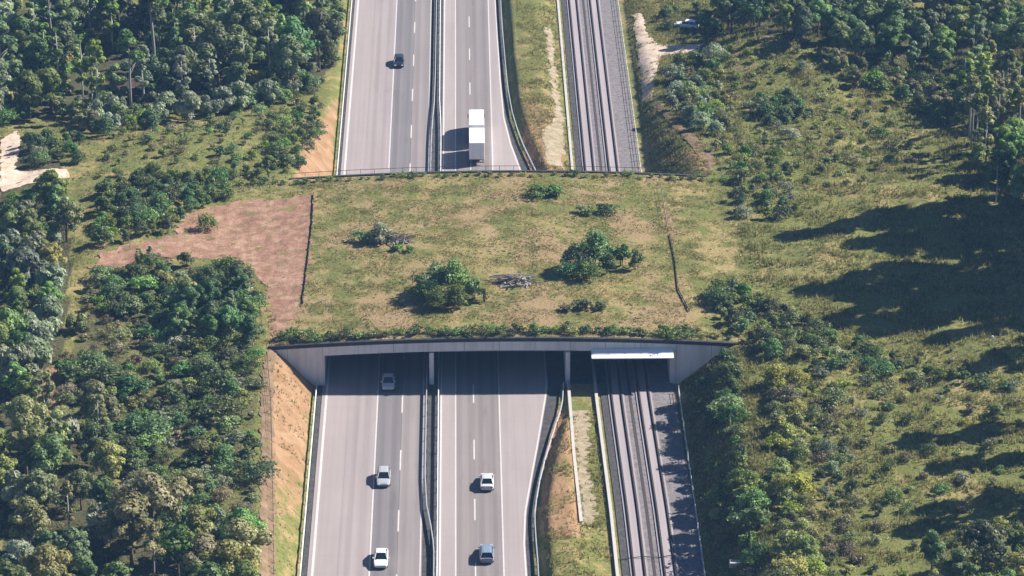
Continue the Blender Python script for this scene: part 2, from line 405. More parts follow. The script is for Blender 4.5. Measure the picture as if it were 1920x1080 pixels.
W_TR = poly([(1240, 15), (1960, 15), (1960, 130), (1700, 150), (1560, 110), (1330, 72), (1250, 70)])
W_R = poly([(1800, 240), (1990, 190), (2150, 400), (2100, 700), (2000, 700), (1930, 380)])
HILL_L = poly([(215, 250), (480, 205), (610, 150), (600, 260), (545, 330), (400, 345), (180, 350)])

# ------------------------------------------------------------------ terrain
def axis(lo, hi, step, extra, far0, far1):
    a = list(np.arange(lo, hi, step))
    x, s = lo, step
    while x > far0: s *= 1.35; x -= s; a.append(x)
    x, s = a[int((hi - lo) / step) - 1] if False else hi, step
    while x < far1: s *= 1.35; x += s; a.append(x)
    a = np.array(sorted(a))
    for e in extra: a = a[np.abs(a - e) > .28]
    return np.unique(np.concatenate([a, np.array(extra)]))
gx = axis(-112, 132, .95, [TL, AL - .4, AR + .4, TR] + [float(v) for v in np.arange(7.2, 18.6, .5)], -2200, 2200)
gy = axis(372, 665, .95, [YN + .1, YN + .6, YF - .6, YF - .1], -600, 3500)
X, Y = np.meshgrid(gx, gy)
Z = zt(X, Y)
Z = Z + np.where((X < TL - 1) | (X > TR + 1), .07 * wob(X, Y, 3.1, 21) + .05 * wob(X, Y, 1.9, 22), 0) * ((np.abs(X) < 130))
ny, nx = X.shape
idx = np.arange(nx * ny).reshape(ny, nx)
q = np.stack([idx[:-1, :-1], idx[:-1, 1:], idx[1:, 1:], idx[1:, :-1]], -1)
cx = (X[:-1, :-1] + X[1:, 1:]) / 2; cy = (Y[:-1, :-1] + Y[1:, 1:]) / 2
hole = (cx > AL - .4) & (cx < AR + .4) & ((np.abs(cy - YN - .35) < .3) | (np.abs(cy - YF + .35) < .3))
V = np.stack([X, Y, Z], -1).reshape(-1, 3)
xf, yf, zf = V[:, 0], V[:, 1], V[:, 2]
deckm = (yf > YN) & (yf < YF)
sl_l = (xf < TL + .4) & (xf > TL - 6.2) & ~deckm
a_soil = np.where(sl_l, np.interp(yf, [380, 397, 412, 425, 452, 518, 545, 572, 580], [.22, .32, .52, .75, .95, 1, .95, .7, 0]) * np.clip((TL + .2 - xf) / 1.0, 0, 1), 0)
a_soil = np.where(sl_l & (zf > upper(xf, yf) - .5), a_soil * .55, a_soil)
a_soil = np.where((xf > 10) & (xf < 15) & (yf > 402) & (yf < 446), .62, a_soil)
a_soil = np.where((xf > 10) & (xf < 17) & (yf > 522) & (yf < 575), np.interp(yf, [522, 555, 575], [.62, .6, .3]), a_soil)
a_soil = np.where((xf > TR + 4) & (xf < TR + 9) & (yf > YF) & (yf < YF + 14), .62, a_soil)
a_soil = np.where(inside(LEDGE, xf, yf), 1.0, a_soil)
a_dry = np.where(deckm & (xf > -30) & (xf < 40), .50, .40)
a_dry = np.where(xf > 40, .30 + .14 * wob(xf, yf, 30, 31), a_dry)
a_dry = np.where((xf < -24) & inside(HILL_L, xf, yf), .34, a_dry)
a_tan = np.where(deckm & (xf > -26) & (xf < 33),   .34 + .22 * wob(xf, yf, 26, 41) + .14 * (np.abs(yf - (YN + 9)) < 6) + .12 * (np.abs(yf - (YN + 48)) < 9), .05 + .1 * wob(xf, yf, 30, 42))
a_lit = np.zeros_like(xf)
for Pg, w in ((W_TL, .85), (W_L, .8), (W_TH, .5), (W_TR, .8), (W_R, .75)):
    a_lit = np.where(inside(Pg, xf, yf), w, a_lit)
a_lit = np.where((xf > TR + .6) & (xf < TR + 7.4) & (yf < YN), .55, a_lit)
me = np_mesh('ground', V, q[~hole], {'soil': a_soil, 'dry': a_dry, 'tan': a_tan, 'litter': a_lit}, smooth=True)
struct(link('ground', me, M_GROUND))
struct(build(MB().box(AL - .5, AR + .5, YN - .2, YF + .2, FLOOR - .5, FLOOR - .004), 'underpass_floor', M_DRAIN))

def drape(name, P, mat, step=.8, off=.05, jit=.3, seed=1, zfun=None):
    r = np.random.default_rng(seed); zfun = zfun or zt
    bd = resample(list(P) + [P[0]], step)[:-1]; nb = len(bd)
    bd = [(p[0] + r.uniform(-jit, jit), p[1] + r.uniform(-jit, jit)) for p in bd]
    A = np.array(bd); lo, hi = A.min(0), A.max(0)
    xs, ys = np.meshgrid(np.arange(lo[0], hi[0], step), np.arange(lo[1], hi[1], step))
    pts = np.stack([xs.ravel(), ys.ravel()], -1) + r.uniform(-.2, .2, (xs.size, 2)) * step
    pts = pts[inside(bd, pts[:, 0], pts[:, 1])]
    allp = [Vector(p) for p in bd] + [Vector(p) for p in pts]
    vs, es, fs, *_ = geometry.delaunay_2d_cdt(allp, [(i, (i + 1) % nb) for i in range(nb)], [], 1, 1e-4)
    vx = np.array([p.x for p in vs]); vy = np.array([p.y for p in vs])
    vz = zfun(vx, vy) + off
    me = np_mesh(name, np.stack([vx, vy, vz], -1), np.array([f for f in fs if len(f) == 3]), smooth=True)
    return struct(link(name, me, mat))
drape('dirt_track', TRACK, M_TRACK, .8, .07, .75, 1)
drape('foot_trail', TRAIL, M_TRAIL, .7, .07, .25, 2)
drape('sandy_track', SANDY, M_SAND, .8, .08, .3, 3)
drape('sandy_track', SANDY_L, M_SAND, .8, .08, .35, 4)
drape('bank_path', BANKP, M_TRAIL, .7, .08, .2, 5)
drape('gravel_strip', STRIP_N, M_GRAVEL, .7, .05, .55, 6)
drape('gravel_strip', STRIP_F, M_GRAVEL, .7, .05, .5, 7)

# ------------------------------------------------------------------ motorway
Y0, Y1 = 320.0, 780.0
EDGE = [(Y0, 8.0), (394, 7.9), (403, 7.8), (412, 8.1), (423.2, 9.2), (433, 10.2), (447.9, 11.6), (YN, 11.9), (YF, 11.4), (537, 9.6), (549, 8.2), (562, 7.2), (581, 6.8), (626, 6.4), (Y1, 6.2)]
def edge_x(y): return np.interp(y, [e[0] for e in EDGE], [e[1] for e in EDGE])
ysR = np.unique(np.concatenate([np.arange(Y0, Y1, 6.0), [Y1], np.arange(385, 600, 2.0)]))
def strip(name, xa, xb, mat, parent, top=0.0, bot=-.2):
    fa = xa if callable(xa) else (lambda y: xa); fb = xb if callable(xb) else (lambda y: xb)
    ys = ysR if (callable(xa) or callable(xb)) else np.array([Y0, Y1])
    mb = MB().loft([[(fa(y), y, bot), (fb(y), y, bot), (fb(y), y, top), (fa(y), y, top)] for y in ys])
    return build(mb, name, mat, parent)
road_l = struct(empty('oncoming_carriageway', (0, 0, 0))); road_r = struct(empty('outbound_carriageway', (0, 0, 0)))
GAP = .012
strip('hard_shoulder', -20.05, -16.2 - GAP, M_LANE_PINK, road_l)
strip('lane', -16.2, -12.2 - GAP, M_LANE_SLOW, road_l)
strip('lane', -12.2, -8.72, M_LANE_GREY, road_l)
strip('lane', -8.7 + GAP, -5.55, M_LANE_MID, road_l)
strip('inner_margin', -3.45, -1.2 - GAP, M_LANE_PINK, road_r)
strip('lane', -1.2, 1.3 - GAP, M_LANE_TAN, road_r)
strip('lane', 1.3, 4.9 - GAP, M_LANE_TAN2, road_r)
strip('hard_shoulder', 4.9, edge_x, M_LANE_PINK, road_r)
strip('edge_line', -19.58, -19.26, M_PAINT, road_l, .004, .0005)
strip('edge_line', -12.27, -12.09, M_PAINT, road_l, .004, .0005)
strip('edge_line', -5.83, -5.69, M_PAINT, road_l, .004, .0005)
strip('edge_line', -3.34, -3.14, M_PAINT, road_r, .004, .0005)
strip('edge_line', -1.29, -1.13, M_PAINT, road_r, .004, .0005)
strip('edge_line', 4.82, 4.99, M_PAINT, road_r, .004, .0005)
strip('edge_line', lambda y: edge_x(y) - .30, lambda y: edge_x(y) - .10, M_PAINT, road_r, .004, .0005)
dm = MB().box(-.09, .09, -3.1, 3.1, .0005, .004).mesh('lane_dash'); dm.materials.append(M_PAINT)
for k in range(-6, 19):
    y = 431.1 + 18.2 * k
    if Y0 < y < Y1: link('lane_dash', dm, None, road_r, (1.3, y, 0))
    y = 428.0 + 18.2 * k
    if Y0 < y < Y1: link('lane_dash', dm, None, road_l, (-8.7, y, 0))
# median bed and side drains
struct(build(MB().box(-5.53, -3.47, Y0, Y1, -.3, -.03), 'median_strip', M_DRAIN))
struct(strip('roadside_drain', lambda y: edge_x(y) + .02, lambda y: edge_x(y) + np.interp(y, [394, 423, 444, 452, 518, 537, 560, 626], [1.0, .85, 1.6, 1.9, 1.9, 1.5, .8, .6]), M_DRAIN, None, -.02, -.25))
struct(strip('roadside_drain', -20.75, -20.1, M_DRAIN, None, -.05, -.3))

post_me = MB().box(-.06, .06, -.08, .08, -.3, .66).mesh('post'); post_me.materials.append(M_STEEL_DK)
def guard_rail(path, label, group, side=1, gap=4.0):
    p0 = path[0]
    root = empty('guard_rail', (p0[0], p0[1], 0), 0, label, 'guard rail', group)
    pts = [(p[0] - p0[0], p[1] - p0[1], 0) for p in path]
    prof = [(0, .40), (.09, .43), (.09, .49), (.03, .54), (.03, .58), (.09, .63), (.09, .69), (0, .73), (-.05, .73), (-.05, .40)]
    prof = [(o_ * side, h) for o_, h in prof]
    build(MB().sweep(prof, pts), 'beam', M_STEEL, root)
    for p in resample(pts, gap): link('post', post_me, None, root, (p[0] - .1 * side, p[1], 0))
    return root
med_a = smooth_path([(-3.95, Y0), (-3.95, 398), (-4.15, 404), (-5.3, 416), (-5.3, 440), (-5.3, 545), (-5.15, 558), (-4.75, 572), (-4.75, 620), (-4.75, Y1)], 1)
med_b = smooth_path([(-3.6, Y0), (-3.6, 400), (-3.65, 440), (-3.65, 548), (-3.75, 560), (-4.05, 572), (-4.05, Y1)], 1)
guard_rail(med_a, 'steel guard rail along the median facing the oncoming carriageway', 'median guard rails', -1)
guard_rail(med_b, 'steel guard rail along the median facing the outbound carriageway', 'median guard rails', 1)
ra = smooth_path([(9.4, Y0), (9.3, 394), (9.1, 406), (9.2, 412), (10.3, 423), (12.4, 436.5), (13.7, 444), (14.1, 451.5)], 1)
guard_rail(ra, 'curved steel guard rail between hard shoulder and grass below the near portal', 'verge guard rails', -1)
rb = smooth_path([(14.0, 519.5), (13.2, 527), (11.6, 537.1), (9.6, 550.4), (8.1, 567.3), (7.5, 595.3), (7.2, 625.7), (7.1, Y1)], 1)
guard_rail(rb, 'steel guard rail curving away from the far portal beside the truck', 'verge guard rails', -1)
guard_rail([(-20.9, Y0), (-20.9, YN - .6)], 'steel guard rail at foot of the orange earth slope', 'slope guard rails', 1)
guard_rail([(-20.6, YF + .8), (-20.6, Y1)], 'steel guard rail at the wood edge beyond the overpass', 'slope guard rails', 1)

# ------------------------------------------------------------------ railway
RYS = np.unique(np.concatenate([np.arange(Y0, Y1 + 1, 10.0), np.arange(390, 560, 4.0)]))
def rdx(y): return float(np.interp(y, [320, 394, 412, 445, 536, 780], [.25, .22, .12, -.42, -1.08, -1.08]))
def rail_strip(prof):
    """closed profile of (x, z) carried along the slightly bending line of the railway"""
    return MB().loft([[(x + rdx(y), y, z) for x, z in prof] for y in RYS])
def rbox(x0, x1, z0, z1): return rail_strip([(x0, z0), (x1, z0), (x1, z1), (x0, z1)])
struct(build(rbox(19.75, 30.1, -.3, .03), 'ballast_bed', M_BALLAST))
def shift(mb, dx): return MB().add([(x - dx, y - Y0, z - .03) for x, y, z in mb.v], mb.f)
def rail_track(xc, label):
    root = empty('railway_track', (xc, Y0, .03), 0, label, 'railway track', 'railway tracks')
    build(shift(rbox(xc - 1.12, xc + 1.12, .03, .15), xc), 'track_slab', M_SLAB, root)
    for s in (-1, 1):
        x = xc + s * .69
        build(shift(rbox(x - .19, x + .19, .151, .195), xc), 'rail_support', M_RUST_SHADE, root)  # wide dark band: fastenings and rust, with the rail's shadow in the colour
        build(shift(rail_strip([(x - .07, .196), (x + .07, .196), (x + .012, .22), (x + .012, .31), (x + .036, .32), (x + .036, .36), (x - .036, .36), (x - .036, .32), (x - .012, .31), (x - .012, .22)]), xc), 'rail', M_RAIL, root)
rail_track(21.85, 'railway track beside the pale cable trough')
rail_track(25.75, 'railway track along the foot of the shaded bank')
struct(build(rbox(23.60, 24.0, .03, .06), 'track_drain', M_RUST_SHADE))
struct(build(rbox(19.80, 20.72, .03, .045), 'trackside_dark_strip', M_DRAIN))  # thin darker strip between trough and first track slab
ct = build(shift(rbox(18.84, 19.26, -.1, .34), 19.05), 'cable_trough', M_CONC_LIT, None, (19.05, Y0, .03))
tag(ct, 'long pale concrete cable trough along the railway', 'cable trough')
tag(build(MB().tube([(0, 0, .16), (1.6, .5, .17), (3.2, .45, .40), (5.2, .6, .17), (7.2, .9, .38), (8.7, 1.2, .16), (9.9, 1.6, .14)], .055), 'shadow_strand', M_CHASSIS, None, (19.5, 397.9, .02)),  # no real cable: dark strand added in place of a thin cast shadow
    'thin dark strand added as a shadow line across the railway tracks', 'shadow_strand')
wl = MB().loft([[(a, y, -.2), (a + .42, y, -.2), (a + .42, y, h), (a, y, h)] for a, y, h in ((14.55, 452.0, .75), (14.62, 428.5, .62), (14.95, 408.4, .45))])
tag(build(wl, 'retaining_wall', M_CONC_LIT), 'low white concrete wall running from the pier beside the gravel strip', 'wall')
# fence along the right edge of the railway
def rail_fence(x0, y0, y1, h, gap, label, name='railway_fence', mat=M_STEEL, rails=(.35, .75, 1.1), zf=None, xf=None):
    root = empty(name, (x0, y0, 0), 0, label, 'fence')
    xx = xf or (lambda y: x0); zz = zf or (lambda x, y: 0.0)
    pm = MB().box(-.05, .05, -.05, .05, -.3, h).mesh('post'); pm.materials.append(mat)
    n = int((y1 - y0) / gap); P = [(xx(y0 + i * gap), y0 + i * gap) for i in range(n + 1)]
    for x, y in P: link('post', pm, None, root, (x - x0, y - y0, zz(x, y)))
    for r in rails:
        build(MB().tube([(x - x0, y - y0, zz(x, y) + r) for x, y in P], .028, 4), 'fence_rail', mat, root)
    return root
rail_fence(30.25, 335, 451, 1.25, 3.0, 'thin steel fence along the railway below the near portal')
rail_fence(30.25, 520, 700, 1.25, 3.0, 'thin steel fence along the railway beyond the overpass', xf=lambda y: 30.25 + rdx(y))

# ------------------------------------------------------------------ the overpass
def under(x): return 4.45 + .42 * float(np.clip(1 - ((x - 5) / 26) ** 2, -.4, 1))
def topz(x): return float(deck_z(np.array(x), np.array(480.0)))
ov = empty('wildlife_overpass', (5, 480, 0), 0, 'grassed wildlife overpass bridge spanning the motorway and railway', 'overpass')
def O(mb, name, mat): return build(MB().add([(x - 5, y - 480, z) for x, y, z in mb.v], mb.f), name, mat, ov)
xs = np.linspace(AL - 1.2, AR + 1.2, 26)
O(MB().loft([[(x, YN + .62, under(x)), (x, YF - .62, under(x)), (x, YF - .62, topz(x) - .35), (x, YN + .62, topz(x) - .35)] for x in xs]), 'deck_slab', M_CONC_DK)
XE0, XE1 = -27.6, 39.0
xs2 = np.linspace(XE0, XE1, 40)
def fb(x):      # lower edge of the fascia: over the opening the soffit, beyond it a constant depth
    return under(x) if AL < x < AR else max(under(x), topz(x) - 1.9)
for yy, d in ((YN, 1), (YF, -1)):
    y_a, y_b = yy, yy + .6 * d
    ya, yb = min(y_a, y_b), max(y_a, y_b)
    O(MB().loft([[(x, ya, topz(x) - 1.85), (x, yb, topz(x) - 1.85), (x, yb, topz(x) - .42), (x, ya, topz(x) - .42)] for x in xs2]), 'fascia_beam', M_CONC)
    yc = yy - .22 * d
    ya, yb = min(yc, yc + .5 * d), max(yc, yc + .5 * d)
    O(MB().loft([[(x, ya, topz(x) - .415), (x, yb, topz(x) - .415), (x, yb, topz(x) + .12), (x, ya, topz(x) + .12)] for x in xs2]), 'parapet', M_PARAPET)
    # handrail above the parapet
    O(MB().tube([(x, yy + .05 * d, topz(x) + .95) for x in xs2], .04, 5), 'handrail', M_STEEL_DK)
    for x in np.arange(XE0 + .4, XE1, 2.2):
        O(MB().box(x - .03, x + .03, yy + .02 * d - .03, yy + .02 * d + .03, topz(x) + .2, topz(x) + .95), 'handrail_post', M_STEEL_DK)
O(MB().box(-4.95, -4.3, YN + .1, YF - .1, -.3, under(-4.6) + .01), 'pier_wall', M_CONC)
O(MB().box(14.4, 15.05, YN + .1, YF - .1, -.3, under(14.7) + .01), 'pier_wall', M_CONC)
O(MB().box(AL - .9, AL, YN + .08, YF - .08, -.4, under(AL) + .02), 'abutment', M_CONC)
O(MB().box(AR, AR + .9, YN + .08, YF - .08, -.4, under(AR) + .02), 'abutment', M_CONC)
for yy, d in ((YN, 1), (YF, -1)):
    y_a, y_b = sorted((yy + .05 * d, yy + .55 * d))
    for xa, xb in ((XE0, AL - .01), (AR + .01, XE1)):
        xx = np.linspace(xa, xb, 8)
        O(MB().loft([[(x, y_a, -.5), (x, y_b, -.5), (x, y_b, topz(x) - 1.851), (x, y_a, topz(x) - 1.851)] for x in xx]), 'wing_wall', M_CONC)
# white protective canopy over the tracks
O(MB().loft([[(x, YN - .05, 5.30), (x, YN - .05, 5.42), (x, YN - 2.0, 4.82), (x, YN - 2.0, 4.70)] for x in (18.0, 29.6)]), 'canopy_panel', M_WHITE)
for x in np.linspace(18.6, 29.0, 5): O(MB().box(x - .05, x + .05, YN - 1.7, YN - .05, 4.62, 4.72), 'canopy_bracket', M_STEEL_DK)

# ------------------------------------------------------------------ vehicles
def wheel_meshes(r, w):
    n = 16; mb = MB()
    mb.loft([[(x, math.cos(6.2832 * j / n) * q_, math.sin(6.2832 * j / n) * q_) for j in range(n)] for x, q_ in ((-w / 2, r * .86), (-w * .4, r), (w * .4, r), (w / 2, r * .86))])
    mr = MB(); mr.loft([[(x, math.cos(6.2832 * j / n) * q_, math.sin(6.2832 * j / n) * q_) for j in range(n)] for x, q_ in ((-w * .53, r * .35), (-w * .515, r * .62), (w * .515, r * .62), (w * .53, r * .35))])
    a = mb.mesh('tyre'); a.materials.append(M_TYRE); c = mr.mesh('rim'); c.materials.append(M_RIM); return a, c
WCAR = wheel_meshes(.33, .22); WTRK = wheel_meshes(.5, .34)
def wheel(root, x, y, r, W):
    t_ = link('wheel', W[0], None, root, (x, y, r)); link('rim', W[1], None, t_, (0, 0, 0))
def car(loc, rz, paint, label, estate=False, L=4.5, Wd=1.82, Hh=1.47):
    root = empty('car', loc, rz, label, 'car', 'cars on the motorway')
    h = Wd / 2; y0, y1 = -L / 2, L / 2      # front looks along +y
    st = [(y0, .34, .62, .80), (y0 + .10, .26, .84, .90), (y0 + .55, .20, .92, .99), (y0 + 1.3, .19, .94, 1.0), (0.2, .19, .93, 1.0), (y1 - 1.35, .19, .90, 1.0), (y1 - .65, .20, .80, .98), (y1 - .18, .24, .70, .90), (y1, .32, .56, .74)]
    rings = []
    for y, zb, zt_, wf in st:
        w = h * wf
        rings.append([(-w * .9, y, zb), (w * .9, y, zb), (w, y, zb + .18), (w, y, zt_ - .16), (w * .93, y, zt_ - .03), (w * .6, y, zt_ + .015), (-w * .6, y, zt_ + .015), (-w * .93, y, zt_ - .03), (-w, y, zt_ - .16), (-w, y, zb + .18)])
    mb = MB().loft(rings)
    ba, bb = (y0 + .22 if estate else y0 + .55), y1 - 1.15       # belt
    ra_, rb_ = (y0 + .62 if estate else y0 + 1.25), y1 - 2.0      # roof
    wb, wr = h * .90, h * .70
    rz_ = Hh
    # roof skin with a slight crown and four pillars
    mb.loft([[(-wr, y, z - .05), (-wr * .6, y, z), (wr * .6, y, z), (wr, y, z - .05), (wr * .98, y, z - .09), (-wr * .98, y, z - .09)] for y, z in ((ra_, rz_ - .03), ((ra_ + rb_) / 2, rz_), (rb_, rz_ - .03))])
    for s in (-1, 1):
        mb.tube([(s * wb, bb, .88), (s * wr * .97, rb_, rz_ - .07)], .045, 5)
        mb.tube([(s * wb, ba, .90), (s * wr * .97, ra_, rz_ - .07)], .06, 5)
        mb.tube([(s * wb, (ba + bb) / 2 - .05, .90), (s * wr * .97, (ra_ + rb_) / 2, rz_ - .08)], .04, 5)
        mb.bevbox(s * (h + .07) - .10, s * (h + .07) + .10, bb - .38, bb - .22, .90, 1.04, .02)
    build(mb, 'body', paint, root)
    zt2, zb2 = rz_ - .085, .875
    def pane(name, q_): build(MB().add(q_, [(0, 1, 2, 3)]), name, M_GLASS, root)
    pane('windscreen', [(-wb, bb, zb2), (wb, bb, zb2), (wr * .96, rb_, zt2 + .04), (-wr * .96, rb_, zt2 + .04)])
    pane('rear_window', [(wb, ba, zb2), (-wb, ba, zb2), (-wr * .96, ra_, zt2 + .04), (wr * .96, ra_, zt2 + .04)])
    for s in (-1, 1):
        pane('side_window', [(s * wb, ba, zb2), (s * wb, bb, zb2), (s * wr * .985, rb_, zt2), (s * wr * .985, ra_, zt2)])
        build(MB().bevbox(s * h * .66 - .17, s * h * .66 + .17, y1 - .14, y1 + .015, .50, .64, .02), 'headlight', M_LAMP, root)
        build(MB().bevbox(s * h * .68 - .15, s * h * .68 + .15, y0 - .015, y0 + .12, .60, .76, .02), 'tail_light', M_TAIL, root)
        for y in (y0 + .82, y1 - .85): wheel(root, s * (h - .10), y, .33, WCAR)
    build(MB().box(-h * .8, h * .8, y0 + .03, y1 - .03, .16, .30), 'underbody', M_CHASSIS, root)
    return root
PI = math.pi
car((-10.85, 421.6, .004), PI, CP_SHADE_GREY, 'shade-greyed white car on oncoming carriageway ahead of the white car', True)  # a white car, its shading put into the paint as grey
car((-10.75, 398.2, .004), PI, CP_WHITE, 'white car driving towards the viewer, lowest on the oncoming carriageway')
car((2.95, 420.2, .004), 0, CP_SILVER, 'shade-greyed white car driving away towards the near portal on outbound carriageway')  # a white car as well, shade toned into its paint
car((2.75, 399.4, .004), 0, CP_SHADE_BLUE, 'shade-blued white car, the lower of two driving away', True)  # white car whose bluish shaded side colours the whole paint
car((-10.75, 452.3, .004), PI, CP_SILVER, 'silver car in the shadow just coming out of the near portal')
car((-11.3, 589.6, .004), PI, CP_BLACK, 'black car approaching alone on the far stretch beyond the overpass', True)
def truck(loc, rz, label):
    root = empty('truck', loc, rz, label, 'truck'); W = 1.27
    def B(mb, n, m_): return build(mb, n, m_, root)
    cab = MB().loft([[(-1.2, y, .55), (1.2, y, .55), (1.24, y, 1.5), (1.2, y, zt_), (1.05, y, zt_ + .12), (-1.05, y, zt_ + .12), (-1.2, y, zt_), (-1.24, y, 1.5)] for y, zt_ in ((6.95, 3.45), (8.3, 3.30), (8.95, 2.7), (9.1, 1.7), (9.12, .9))])
    B(cab, 'cab', CP_WHITE)
    B(MB().add([(-1.08, 9.14, 1.75), (1.08, 9.14, 1.75), (1.02, 8.99, 2.68), (-1.02, 8.99, 2.68)], [(0, 1, 2, 3)]), 'windscreen', M_GLASS)
    for s in (-1, 1):
        B(MB().add([(s * 1.262, 7.6, 1.7), (s * 1.262, 8.75, 1.7), (s * 1.235, 8.6, 2.5), (s * 1.235, 7.6, 2.5)], [(0, 1, 2, 3)]), 'side_window', M_GLASS)
        B(MB().bevbox(s * .95 - .16, s * .95 + .16, 9.05, 9.16, .8, 1.0, .02), 'headlight', M_LAMP)
        B(MB().bevbox(s * 1.0 - .16, s * 1.0 + .16, -9.12, -9.0, .85, 1.0, .02), 'tail_light', M_TAIL)
        B(MB().bevbox(s * 1.38 - .07, s * 1.38 + .07, 8.7, 8.85, 1.7, 2.5, .02), 'mirror', M_CHASSIS)
    B(MB().bevbox(-W, W, -.6, 6.85, 1.05, 3.95, .05), 'cargo_box', M_WHITE)
    B(MB().bevbox(-W, W, -9.05, -1.9, 1.05, 3.95, .05), 'cargo_box', M_WHITE)
    B(MB().box(-.45, .45, -.7, 8.8, .65, 1.04), 'chassis', M_CHASSIS)
    B(MB().box(-.45, .45, -9.0, -1.7, .65, 1.04), 'chassis', M_CHASSIS)
    B(MB().tube([(0, -.6, .7), (0, -2.0, .75)], .09), 'drawbar', M_CHASSIS)
    B(MB().box(-1.2, 1.2, -9.02, -8.9, .45, .6), 'underrun_bar', M_CHASSIS)
    for zx in (-.63, .63): B(MB().box(zx - .02, zx + .02, -9.075, -9.052, 1.15, 3.85), 'door_bar', M_STEEL)
    for y in (7.9, 1.6, .3, -4.6, -6.0):
        for s in (-1, 1): wheel(root, s * 1.05, y, .5, WTRK)
truck((2.3, 548.3, .004), 0, 'long white box truck with trailer driving away beyond the overpass')

# ------------------------------------------------------------------ plants
def rand_dir(r, n):
    v = r.normal(size=(n, 3)); return v / np.linalg.norm(v, axis=1, keepdims=True)
def leaf_quads(C, N, size, r, asp=1.0, droop=False):
    n = len(C); a = rand_dir(r, n)
    if droop: a = a * .25 + np.array((0, 0, -1.0))
    T = np.cross(N, a); T /= np.linalg.norm(T, axis=1, keepdims=True) + 1e-9
    Bt = np.cross(N, T); s = (size * r.uniform(.6, 1.35, n))[:, None]
    V = np.stack([C - T * s, C - Bt * s * asp, C + T * s, C + Bt * s * asp], 1)   # diamond leaf clump
    V[:, 1] += N * s * .25; V[:, 3] += N * s * .25
    return V.reshape(-1, 3), np.arange(n * 4).reshape(n, 4)
def lobes_cloud(r, lobes, n, size, out=.75, shell=.5, asp=.8, droop=False):
    L = np.array(lobes); w = L[:, 3] ** 2; k = r.choice(len(L), n, p=w / w.sum())
    d = rand_dir(r, n); d[:, 2] = np.where(d[:, 2] < -.35, -d[:, 2] * .6, d[:, 2]); d /= np.linalg.norm(d, axis=1, keepdims=True)
    rad = (shell + (1 - shell) * r.uniform(0, 1, n) ** .5) * r.uniform(.86, 1.12, n)
    C = L[k, :3] + d * (L[k, 3] * rad)[:, None] * np.array((1, 1, .85))
    N = d * out + rand_dir(r, n) * (1 - out) * 1.3 + np.array((0, 0, .12)); N /= np.linalg.norm(N, axis=1, keepdims=True)
    V, F = leaf_quads(C, N, size, r, asp, droop)
    lt = r.uniform(0, 1, len(L)); tint = np.clip(.45 * lt[k] + .55 * r.uniform(0, 1, n), 0, 1)
    return V, F, np.repeat(tint, 4)
def crown_mesh(name, V, F, tint):
    z0 = 0; return np_mesh(name, V, F, {'tint': tint})
def limbs(mb, r, h0, h1, n, reach, rad):
    for i in range(n):
        a = 6.2832 * (i / n) + r.uniform(-.5, .5); z = h0 + (h1 - h0) * r.uniform(0, 1); q_ = reach * r.uniform(.6, 1)
        mb.tube([(0, 0, z), (math.cos(a) * q_ * .5, math.sin(a) * q_ * .5, z + q_ * .35), (math.cos(a) * q_, math.sin(a) * q_, z + q_ * .6)], [rad, rad * .6, rad * .2], 5)
def proto_broad(seed, h=10.0, R=3.7, n=4200, size=.27, low=.22):
    r = np.random.default_rng(seed); lobes = []
    zc, zr = h * (.5 + low / 2), h * (1 - low) / 2
    for i in range(int(r.integers(13, 30))):
        d = rand_dir(r, 1)[0]; f = r.uniform(.35, .92)
        lr = R * r.uniform(.16, .42)
        lobes.append((d[0] * R * f, d[1] * R * f, zc + d[2] * zr * f * .95, lr))
    lobes.append((0, 0, h - R * .42, R * .42)); lobes.append((0, 0, zc, R * .5))
    V, F, tn = lobes_cloud(r, lobes, n, size)
    mb = MB().tube([(0, 0, -.3), (.05, 0, h * .2), (-.05, .08, h * .45), (.1, 0, h * .8)], [h * .028, h * .022, h * .016, h * .004], 7)
    limbs(mb, r, h * .2, h * .55, 7, R * .8, h * .011)
    return crown_mesh('crown', V, F, tn), mb.mesh('trunk', True), h
def proto_birch(seed, h=12.0, R=1.9, n=2600, size=.22):
    r = np.random.default_rng(seed); lobes = []
    for i in range(22):
        z = h * r.uniform(.32, .97); w = R * math.sin(PI * min(.98, (z / h - .22) / .82)) ** .7
        a = r.uniform(0, 6.28); lobes.append((math.cos(a) * w * .6, math.sin(a) * w * .6, z, R * r.uniform(.24, .42)))
    V, F, tn = lobes_cloud(r, lobes, n, size, .7, .3)
    mb = MB().tube([(0, 0, -.3), (.1, .05, h * .3), (-.08, .05, h * .6), (.05, 0, h * .97)], [h * .014, h * .012, h * .009, h * .002], 6)
    limbs(mb, r, h * .3, h * .8, 8, R * .7, h * .005)
    return crown_mesh('crown', V, F, tn), mb.mesh('trunk', True), h
def proto_pine(seed, h=17.0, R=3.0, n=2600, size=.26):
    r = np.random.default_rng(seed); lobes = []
    for i in range(15):
        z = h * r.uniform(.58, .98); w = R * (1.12 - (z / h - .58) / .42 * .8)
        a = r.uniform(0, 6.28); f = r.uniform(.3, .9); lobes.append((math.cos(a) * w * f, math.sin(a) * w * f, z, R * r.uniform(.24, .4)))
    V, F, tn = lobes_cloud(r, lobes, n, size, .6, .3)
    mb = MB().tube([(0, 0, -.3), (.1, 0, h * .35), (-.1, .1, h * .7), (0, 0, h * .97)], [h * .018, h * .015, h * .010, h * .002], 7)
    limbs(mb, r, h * .5, h * .9, 9, R * .8, h * .006)
    return crown_mesh('crown', V, F, tn), mb.mesh('trunk', True), h
